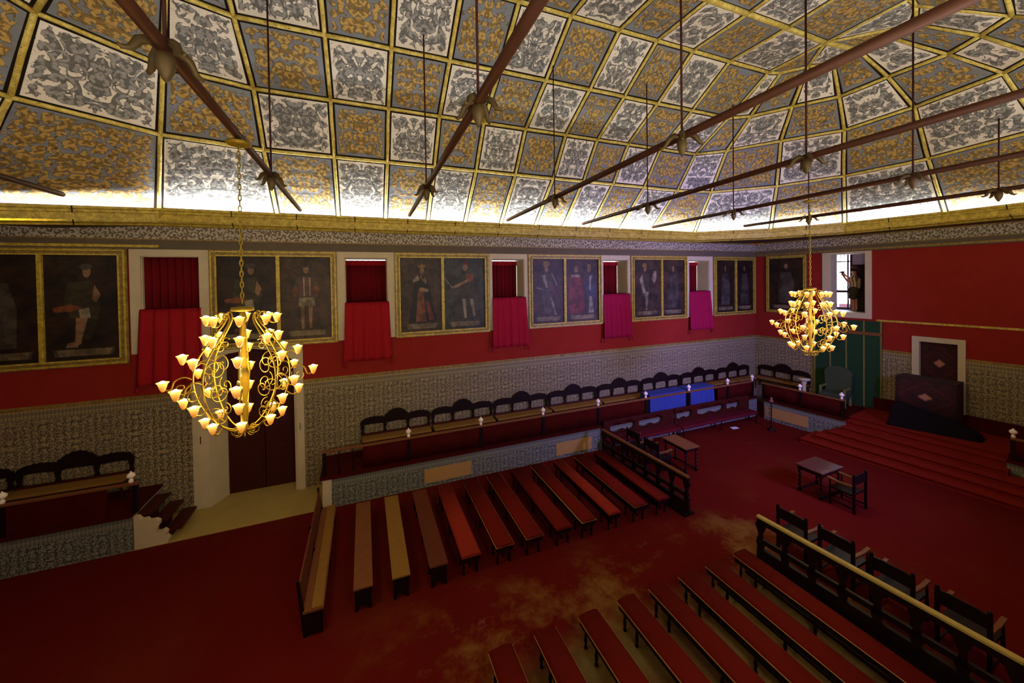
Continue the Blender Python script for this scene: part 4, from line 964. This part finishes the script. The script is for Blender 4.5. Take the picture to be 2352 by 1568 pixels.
for k in range(240):
    p, q = ring(k / 240), ring((k + 1) / 240)
    def L_(pp, z, amp): o_ = amp * (math.sin(pp[3] * 23)); return (pp[0] + pp[2][0] * o_, pp[1] + pp[2][1] * o_, z)
    m.quad([L_(p, .70, 0), L_(q, .70, 0), L_(q, .62, .006), L_(p, .62, .006)], None, 0, True)
    m.quad([L_(p, .62, .006), L_(q, .62, .006), L_(q, .04, .042), L_(p, .04, .042)], None, 0, True)
m.quad([(-1.66, -.28, .70), (1.66, -.28, .70), (1.66, .24, .70), (-1.66, .24, .70)], None, 0)
o = m.build('tablecloth', ['blue'], flip=False); o.location = (-5.85, -.93, ZP)
tag(o, 'bright blue pleated cloth over the long table on the platform', 'tablecloth')

# low benches with slotted backs in front of the platform
def slot_bench(x0, x1, label, slots):
    root = empty('slotted_bench', ((x0 + x1) / 2, -1.68, 0), label, 'bench', 'slotted benches before the platform'); L = x1 - x0; h = L / 2
    m = MB(); m.prism([(-.22, .36), (-.22, .42), (-.19, .45), (.16, .45), (.16, .36)], 'a', -h, h); part(m, 'seat', ['plum'], root)
    m = MB(); yb = (.17, .21)
    m.prism([(-h, .92), (h, .92), (h, 1.03), (-h, 1.03)], 'b', *yb); m.prism([(-h, .45), (h, .45), (h, .58), (-h, .58)], 'b', *yb)
    xs = [-h]; 
    for s0, s1 in slots: xs += [s0 - (x0 + x1) / 2, s1 - (x0 + x1) / 2]
    xs.append(h)
    for k in range(0, len(xs), 2): 
        if xs[k + 1] - xs[k] > .01: m.prism([(xs[k], .58), (xs[k + 1], .58), (xs[k + 1], .92), (xs[k], .92)], 'b', *yb)
    for k in range(1, len(xs) - 1, 2):   # bone-shaped opening: fill above and below with waisted boards
        a, b = xs[k], xs[k + 1]; N = 20
        for j in range(N):
            t0, t1 = j / N, (j + 1) / N; g = lambda t: .15 + .05 * math.cos(t * 4 * PI) ** 1 - (.10 if t < .04 or t > .96 else 0)
            X0, X1 = a + (b - a) * t0, a + (b - a) * t1; wv = lambda t: .155 - .055 * math.cos((t - .25) * 4 * PI) * -1 if False else .09 + .045 * (1 - math.cos(t * 4 * PI)) / 2 - .03 * (abs(t - .5) < .0)
            hh = lambda t: .075 + .085 * abs(math.sin(t * 2 * PI))
            m.prism([(X0, .75 + hh(t0)), (X1, .75 + hh(t1)), (X1, .93), (X0, .93)], 'b', *yb); m.prism([(X0, .57), (X1, .57), (X1, .75 - hh(t1)), (X0, .75 - hh(t0))], 'b', *yb)
    part(m, 'slotted_back', ['walnut'], root)
    for sx in (-h + .06, 0, h - .06):
        for sy in (-.18, .12): m = MB(); m.lathe((sx, sy, 0), [(.03, 0), (.02, .08), (.032, .2), (.02, .3), (.03, .36)], 8); part(m, 'leg', ['black_wood'], root)
    return root
slot_bench(-9.82, -6.66, 'dark slotted-back bench before the platform, behind the small writing table', [(-9.55, -8.47), (-8.30, -7.20), (-7.08, -6.80)][:2])
slot_bench(-6.6, -2.55, 'dark slotted-back bench before the platform, below the blue tablecloth', [(-6.52, -5.73), (-5.45, -4.03), (-3.86, -3.10)])

# ------------------------------------------------------------------ audience benches
def backless(L, W_, cushion, piping, label, group, loc, style=0):
    root = empty('backless_bench', loc, label, 'bench', group); h = L / 2; w2 = W_ / 2
    m = MB(); m.box(-w2 + .02, w2 - .02, -h + .01, h - .01, .30, .41); part(m, 'seat_frame', ['black_wood'], root)
    m = MB()
    if style == 0: m.prism([(-w2, .405), (-w2, .435), (-w2 + .05, .462), (0, .47), (w2 - .05, .462), (w2, .435), (w2, .405)], 'b', -h, h, 0, True)
    else: m.prism([(-w2, .41), (-w2, .44), (w2, .44), (w2, .41)], 'b', -h, h)
    part(m, 'seat_cushion' if style == 0 else 'seat_board', [cushion], root)
    if piping:
        m = MB(); m.tube([(-w2 - .004, -h, .42), (w2 + .004, -h, .42), (w2 + .004, h, .42), (-w2 - .004, h, .42)], .009, 6, closed=True); part(m, 'piping', [piping], root)
    for y in (-h + .12, -h + .42, 0, h - .42, h - .12):
        for x in (-w2 + .06, w2 - .06):
            m = MB(); m.lathe((x, y, 0), [(.028, 0), (.028, .03), (.016, .05), (.03, .14), (.016, .24), (.028, .34), (.028, .38)], 8); part(m, 'leg', ['black_wood'], root)
    m = MB(); m.box(-.015, .015, -h + .12, h - .12, .10, .14); part(m, 'stretcher', ['black_wood'], root)
    if style == 1:
        for y in (-h + .03, h - .07):
            m = MB(); m.prism([(-w2 + .02, 0), (-w2 + .07, 0), (-.05, .10), (.05, .10), (w2 - .07, 0), (w2 - .02, 0), (w2 - .03, .38), (-w2 + .03, .38)], 'b', y, y + .04); part(m, 'end_plank', ['black_wood'], root)
    return root
LB = [(-17.60, .33, 'brown_wood', None, 1, 'brown wooden bench in the left block, first after the high-backed pew'),
      (-16.93, .33, 'ochre_top', None, 1, 'ochre-topped bench in the left block, second after the high-backed pew'),
      (-16.22, .36, 'walnut', None, 1, 'dark brown bench between the ochre-topped bench and the bright red one'),
      (-15.56, .40, 'velvet_bright', None, 0, 'bright red cushioned bench in the left block, right of the dark brown bench'),
      (-14.83, .39, 'velvet', 'rose_piping', 0, 'red cushioned bench just right of the first bright red bench of the left block'),
      (-14.14, .40, 'velvet', 'rose_piping', 0, 'red cushioned bench in the left block, third right of the dark brown bench'),
      (-13.41, .40, 'velvet', None, 0, 'red cushioned bench just left of the gold-edged bench in the left block'),
      (-12.76, .38, 'velvet', 'rail_gold', 0, 'red cushioned bench edged in pale gold braid, left block'),
      (-12.04, .34, 'velvet_bright', None, 0, 'bright red bench just right of the pale gold-edged bench'),
      (-11.27, .40, 'velvet', 'rose_piping', 0, 'red bench in the left block, last but one before the black barrier'),
      (-10.55, .38, 'velvet', None, 0, 'red bench of the left block next to the black barrier')]
M['walnut_seat'] = mat_simple('reddish_walnut_seat', col('#5a2c1c'), .5, var=.3, scale=6)
for x, W_, cu, pi_, st, lb in LB: backless(2.84, W_, 'walnut_seat' if cu == 'walnut' else cu, pi_, lb, 'benches of the left block', (x, -3.64, 0), st)
RX = [-15.67, -14.92, -14.12, -13.34, -12.66, -11.96, -11.28, -10.52]
on = ['eighth', 'seventh', 'sixth', 'fifth', 'fourth', 'third', 'second']
rb = None
for i, x in enumerate(RX):
    lb = 'red velvet bench of the near right block, ' + ('directly beside the yellow-railed barrier' if i == 7 else on[i - 0] + ' from the yellow-railed barrier')
    if rb is None: rb = backless(2.86, .37, 'velvet', 'rose_piping', lb, 'benches of the near right block', (x, -8.50, 0))
    else: dup(rb, (x, -8.50, 0), 0, lb)

# high-backed pew at the end of the left block
root = empty('high_backed_pew', (-18.40, -3.66, 0), 'brown wooden pew with a slatted back at the left end of the bench block', 'bench', None, 0)
m = MB(); m.box(-.15, .17, -1.58, 1.58, .41, .45); part(m, 'seat', ['brown_wood'], root)
m = MB(); m.prism([(-.02, .455), (-.02, .47), (.15, .47), (.15, .455)], 'b', -1.56, 1.56); part(m, 'seat_cover', ['ochre_top'], root)
for k, (z0, z1) in enumerate(((.55, .64), (.68, .77), (.82, .93))):
    m = MB(); m.prism([(-.17 - .08 * (z0 - .45), z0), (-.14 - .08 * (z0 - .45), z0), (-.14 - .08 * (z1 - .45), z1), (-.17 - .08 * (z1 - .45), z1)], 'b', -1.5, 1.5); part(m, 'back_slat', ['walnut_seat'], root)
for y in (-1.53, 0, 1.53):
    m = MB(); m.prism([(-.15, 0), (-.09, 0), (-.13, .45), (-.20, .98), (-.24, .98), (-.19, .45)], 'b', y - .03, y + .03); part(m, 'back_post', ['black_wood'], root)
    m = MB(); m.box(.10, .15, y - .03, y + .03, 0, .41); part(m, 'leg', ['black_wood'], root)
m = MB(); m.box(-.14, .14, -1.57, -1.53, .03, .41); part(m, 'end_panel', ['black_wood'], root)

# ------------------------------------------------------------------ black carved barriers
def barrier(p0, p1, top_mat, label):
    d = Vector((p1[0] - p0[0], p1[1] - p0[1], 0)); L = d.length
    root = empty('carved_barrier', (p0[0], p0[1], 0), label, 'barrier', None, math.atan2(d.y, d.x))
    m = MB(); m.prism([(-.05, .95), (-.05, .985), (-.03, 1.0), (.03, 1.0), (.05, .985), (.05, .95)], 'a', 0, L); part(m, 'handrail', [top_mat], root)
    m = MB(); m.box(0, L, -.035, .035, .84, .95); m.box(0, L, -.04, .04, .06, .33); m.box(0, L, -.03, .03, .44, .54); part(m, 'rails', ['black_wood'], root)
    n = int(L / .42)
    for k in range(n + 1):
        x = .06 + (L - .12) * k / n; m = MB(); m.prism([(x - .05, 0), (x + .05, 0), (x + .06, .10), (x + .035, .28), (x + .08, .44), (x + .05, .5), (x + .03, .62), (x + .09, .78), (x + .10, .84), (x - .10, .84), (x - .09, .78), (x - .03, .62), (x - .05, .5), (x - .08, .44), (x - .035, .28), (x - .06, .10)], 'b', -.03, .03)
        part(m, 'baluster', ['black_wood'], root)
    m = MB(); m.box(-.02, L + .02, -.16, .16, 0, .07); part(m, 'foot_board', ['black_wood'], root)
    return root
barrier((-10.18, -1.95), (-9.98, -5.30), 'brown_wood', 'black carved barrier with a worn brown rail at the far end of the left benches')
barrier((-9.88, -7.0), (-9.66, -10.35), 'rail_gold', 'black carved barrier with a yellow rail beside the near right benches')

# ------------------------------------------------------------------ chairs and tables on the open floor
def armchair(label, loc, rz, group):
    root = empty('armchair', loc, label, 'chair', group, rz)     # faces +x, back at x=0
    m = MB(); m.prism([(.02, .42), (.02, .47), (.50, .47), (.53, .44), (.53, .42)], 'b', -.27, .27); part(m, 'seat', ['black_wood'], root)
    m = MB(); m.prism([(-.27, .72), (.27, .72), (.27, .93), (.15, .95), (-.15, .95), (-.27, .93)], 'a', -.03, 0); part(m, 'backrest', ['black_wood'], root)
    for s in (-1, 1):
        m = MB(); m.box(-.045, .005, s * .27 - .025, s * .27 + .025, 0, .96); m.lathe((-.02, s * .27, .96), [(.02, 0), (.028, .02), (.02, .045), (0, .055)], 8); part(m, 'back_post', ['black_wood'], root)
        m = MB(); m.lathe((.49, s * .27, 0), [(.025, 0), (.03, .06), (.016, .12), (.028, .3), (.02, .45), (.02, .66)], 8); part(m, 'leg', ['black_wood'], root)
        m = MB(); m.prism([(0, .66), (.30, .64), (.52, .66), (.57, .68), (.55, .70), (.30, .68), (0, .70)], 'b', s * .27 - .03, s * .27 + .03); part(m, 'armrest', ['brown_wood'], root)
    m = MB(); m.box(.47, .51, -.26, .26, .18, .24); m.box(0, .49, -.28, -.25, .10, .13); m.box(0, .49, .25, .28, .10, .13); part(m, 'stretcher', ['black_wood'], root)
    return root
cp = 'dark armchairs facing the steps'
a0 = armchair('black-backed armchair beyond the yellow rail, the one nearest the red steps and small table', (-9.10, -7.20, 0), .04, cp)
dup(a0, (-9.02, -7.96, 0), .04, 'black-backed armchair beyond the yellow rail, second from the small table')
dup(a0, (-9.04, -8.79, 0), .04, 'black-backed armchair beyond the yellow rail, third from the small table')
dup(a0, (-8.98, -9.60, 0), .04, 'black-backed armchair beyond the yellow rail, nearest the lower right corner')
dup(a0, (-9.30, -2.42, 0), .06, 'dark armchair behind the brown-railed barrier, close to the slotted bench')
dup(a0, (-9.28, -3.24, 0), .06, 'dark armchair behind the brown-railed barrier, at the near end of the writing table')
def table(label, loc, rz, L, W_, H_, top):
    root = empty('small_table', loc, label, 'table', None, rz)
    m = MB(); m.prism([(-L / 2, -W_ / 2), (L / 2, -W_ / 2), (L / 2, W_ / 2), (-L / 2, W_ / 2)], 'z', H_ - .03, H_); part(m, 'tabletop', [top], root)
    m = MB(); m.box(-L / 2 + .06, L / 2 - .06, -W_ / 2 + .05, -W_ / 2 + .07, H_ - .13, H_ - .03); m.box(-L / 2 + .06, L / 2 - .06, W_ / 2 - .07, W_ / 2 - .05, H_ - .13, H_ - .03); m.box(-L / 2 + .06, -L / 2 + .08, -W_ / 2 + .06, W_ / 2 - .06, H_ - .13, H_ - .03); m.box(L / 2 - .08, L / 2 - .06, -W_ / 2 + .06, W_ / 2 - .06, H_ - .13, H_ - .03); part(m, 'apron', ['black_wood'], root)
    for sx in (-1, 1):
        for sy in (-1, 1):
            m = MB(); x, y = sx * (L / 2 - .08), sy * (W_ / 2 - .08); pts = [(x + .012 * math.cos(t * 1.3), y + .012 * math.sin(t * 1.3), .04 + (H_ - .18) * t / 24) for t in range(25)]
            m.tube(pts, [.026 + .008 * math.sin(t * 1.3) for t in range(25)], 8); m.box(x - .035, x + .035, y - .035, y + .035, 0, .08); m.box(x - .035, x + .035, y - .035, y + .035, H_ - .16, H_ - .03); part(m, 'leg', ['black_wood'], root)
    m = MB(); m.box(-L / 2 + .08, L / 2 - .08, -W_ / 2 + .065, -W_ / 2 + .095, .04, .07); m.box(-L / 2 + .08, L / 2 - .08, W_ / 2 - .095, W_ / 2 - .065, .04, .07); part(m, 'stretcher', ['black_wood'], root)
    return root
M['polished'] = mat_simple('polished_dark_tabletop', col('#4a2620'), .22, var=.2, scale=4, spec=.9)
table('narrow wooden table with a worn brown top before the far armchairs', (-8.21, -3.32, 0), -PI / 2, .98, .58, .78, 'brown_wood')
table('small dark polished table standing alone before the red steps', (-5.86, -5.92, 0), .02, .96, .68, .75, 'polished')
dup(a0, (-5.90, -6.84, 0), PI / 2 + .03, 'dark armchair drawn up to the small polished table', 'armchair at the small table')

# twisted stand by the corner, paper on the floor
root = empty('twisted_stand', (-2.82, -2.62, 0), 'tall twisted black candle stand before the platform corner', 'stand')
m = MB(); m.lathe((0, 0, 0), [(.14, 0), (.15, .02), (.12, .05), (.05, .08), (.04, .14)], 12); part(m, 'foot', ['black_wood'], root)
m = MB(); m.tube([(.014 * math.cos(t * .9), .014 * math.sin(t * .9), .12 + .95 * t / 60) for t in range(61)], [.022 + .006 * math.sin(t * .9) for t in range(61)], 8); part(m, 'twisted_shaft', ['black_wood'], root)
m = MB(); m.lathe((0, 0, 1.07), [(.03, 0), (.06, .04), (.08, .07), (.05, .1), (.04, .16), (.05, .2), (0, .22)], 12); part(m, 'socket', [mat_simple('pinkish_socket', col('#7a4a44'), .6)], root)
m = MB(); m.prism([(-4.10, -1.98), (-3.80, -2.02), (-3.76, -1.84), (-4.04, -1.80)], 'z', .004, .012)
tag(m.build('paper_sheet', ['paper']), 'white sheet of paper lying on the carpet before the slotted bench', 'paper')

# ------------------------------------------------------------------ on the dais: green hanging, throne, pedestal, rug-draped desk
root = empty('green_hanging', ENDW(3.46, .05, .9), 'dark green panelled hanging with gold bands on the end wall', 'hanging')
def gp_(m, n_, mt): o = m.build(n_, mt); o.parent = root; o.location = -root.location
m = MB(ENDW); m.box(2.40, 4.53, .03, .07, .905, 4.22); gp_(m, 'panel', ['green'])
m = MB(ENDW)
for a in (2.40, 2.93, 3.45, 3.99, 4.48): m.box(a, a + .05, .07, .085, .905, 4.22)
gp_(m, 'braid', ['green_gold'])
m = MB(ENDW); m.box(2.40, 4.53, .07, .10, 3.68, 3.80); gp_(m, 'crossband', ['brown_wood'])
th = empty('throne_chair', ENDW(3.35, .75, PT + .1), 'pale green upholstered high-backed chair in front of the green hanging', 'chair', None, ang_e - PI / 2)
m = MB(); m.box(-.42, .42, -.9 + .62, .36, .36, .48); part(m, 'seat', ['pale_green'], th)
m = MB(); m.prism([(-.40, .48), (.40, .48), (.44, 1.25), (.30, 1.42), (0, 1.5), (-.30, 1.42), (-.44, 1.25)], 'b', .26, .36); part(m, 'backrest', ['pale_green'], th)
for sx in (-.38, .38):
    for sy in (-.22, .3): m = MB(); m.box(sx - .035, sx + .035, sy - .035, sy + .035, 0, .36); part(m, 'leg', ['green_gold'], th)
    m = MB(); m.box(sx - .04, sx + .04, -.25, .28, .66, .71); m.box(sx - .03, sx + .03, -.25, -.19, .48, .66); part(m, 'armrest', ['green_gold'], th)
th.rotation_euler = (0, 0, math.atan2(-WE[0] * 1, -WE[1]) ) ; th.rotation_euler = (0, 0, math.atan2(WE[1], WE[0]) - PI + PI / 2 - PI / 2 + 0)
th.rotation_euler = (0, 0, ang_e)
fs = empty('footstool', ENDW(3.35, 1.45, PT + .1), 'pale gilded footstool before the green throne chair', 'stool', None, ang_e)
m = MB(); m.box(-.36, .36, -.16, .16, .16, .24); part(m, 'cushion', ['gold_dull'], fs)
for sx in (-.3, .3): m = MB(); m.box(sx - .04, sx + .04, -.13, .13, 0, .16); part(m, 'leg', ['gold_dull'], fs)
pd = empty('pedestal', ENDW(2.35, .85, PT + .05), 'pale stone pedestal standing left of the green throne chair', 'pedestal')
m = MB(); m.lathe((0, 0, 0), [(.17, 0), (.17, .06), (.10, .12), (.075, .3), (.07, .6), (.10, .72), (.08, .76)], 14); part(m, 'shaft', ['cream'], pd)
m = MB(); m.lathe((0, 0, .76), [(.08, 0), (.20, .05), (.22, .09), (.22, .12), (0, .12)], 14); part(m, 'bowl', ['cream'], pd)

root = empty('rug_draped_desk', ENDW(5.8, .5, .9), 'tall desk draped in a dark patterned rug before the end wall doorway', 'desk')
def gd(m, n_, mt, flip=True): o = m.build(n_, mt, flip=flip); o.parent = root; o.location = -root.location; return o
m = MB(ENDW); A0, A1, B0, B1, ZB, ZT = 5.08, 6.50, .06, .75, .9, 2.42
m.box(A0 + .05, A1 - .05, B0, B1 - .05, ZB, ZT - .03); gd(m, 'desk_body', ['walnut'])
m = MB(ENDW); N = 24
for k in range(N):
    t0, t1 = k / N, (k + 1) / N; fx = lambda t: B1 + .02 + .02 * math.sin(t * 21)
    a_, b_ = A0 + (A1 - A0) * t0, A0 + (A1 - A0) * t1
    m.quad([(a_, fx(t0) + .05, ZB + .28), (b_, fx(t1) + .05, ZB + .28), (b_, fx(t1), ZT), (a_, fx(t0), ZT)], [((a_ - 5.8) * .8, -.75), ((b_ - 5.8) * .8, -.75), ((b_ - 5.8) * .8, .65), ((a_ - 5.8) * .8, .65)], 0, True)
m.quad([(A0, B0, ZT), (A1, B0, ZT), (A1, B1 + .02, ZT), (A0, B1 + .02, ZT)], [(-.7, .9), (.7, .9), (.7, .65), (-.7, .65)], 0)
m.quad([(A0, B0, ZB + .3), (A0, B1 + .02, ZB + .3), (A0, B1 + .02, ZT), (A0, B0, ZT)], [(0.8, -.7), (1.4, -.7), (1.4, .7), (.8, .7)], 0)
m.quad([(A1, B0, ZB + .3), (A1, B1 + .02, ZB + .3), (A1, B1 + .02, ZT), (A1, B0, ZT)], [(0.8, -.7), (1.4, -.7), (1.4, .7), (.8, .7)], 0)
o = gd(m, 'rug_cover', ['rug'], False); sm = o.modifiers.new('s', 'SOLIDIFY'); sm.thickness = .012
# black cloth heaped over low steps running to the right
m = MB(ENDW); NA, NB_ = 26, 10
def bz(u, v):
    a = 5.10 + 2.0 * u; b = .90 + (.88 - .45 * u) * v
    z = .905 + (.72 - .52 * u) * (1 - max(0, (v - .55) / .45) ** 2) * (1 - max(0, (u - .9) / .1) ** 2) * (1 - max(0, (.04 - u) / .04)) + .03 * math.sin(u * 30 + v * 9) * (0 < v < 1) * (0 < u < 1)
    return (a, b, max(.905, z))
for i in range(NA):
    for j in range(NB_): m.quad([bz(i / NA, j / NB_), bz((i + 1) / NA, j / NB_), bz((i + 1) / NA, (j + 1) / NB_), bz(i / NA, (j + 1) / NB_)], None, 0, True)
tag(m.build('black_drape', ['black_cloth'], flip=False), 'black cloth heaped on the dais at the foot of the rug-draped desk', 'cloth')
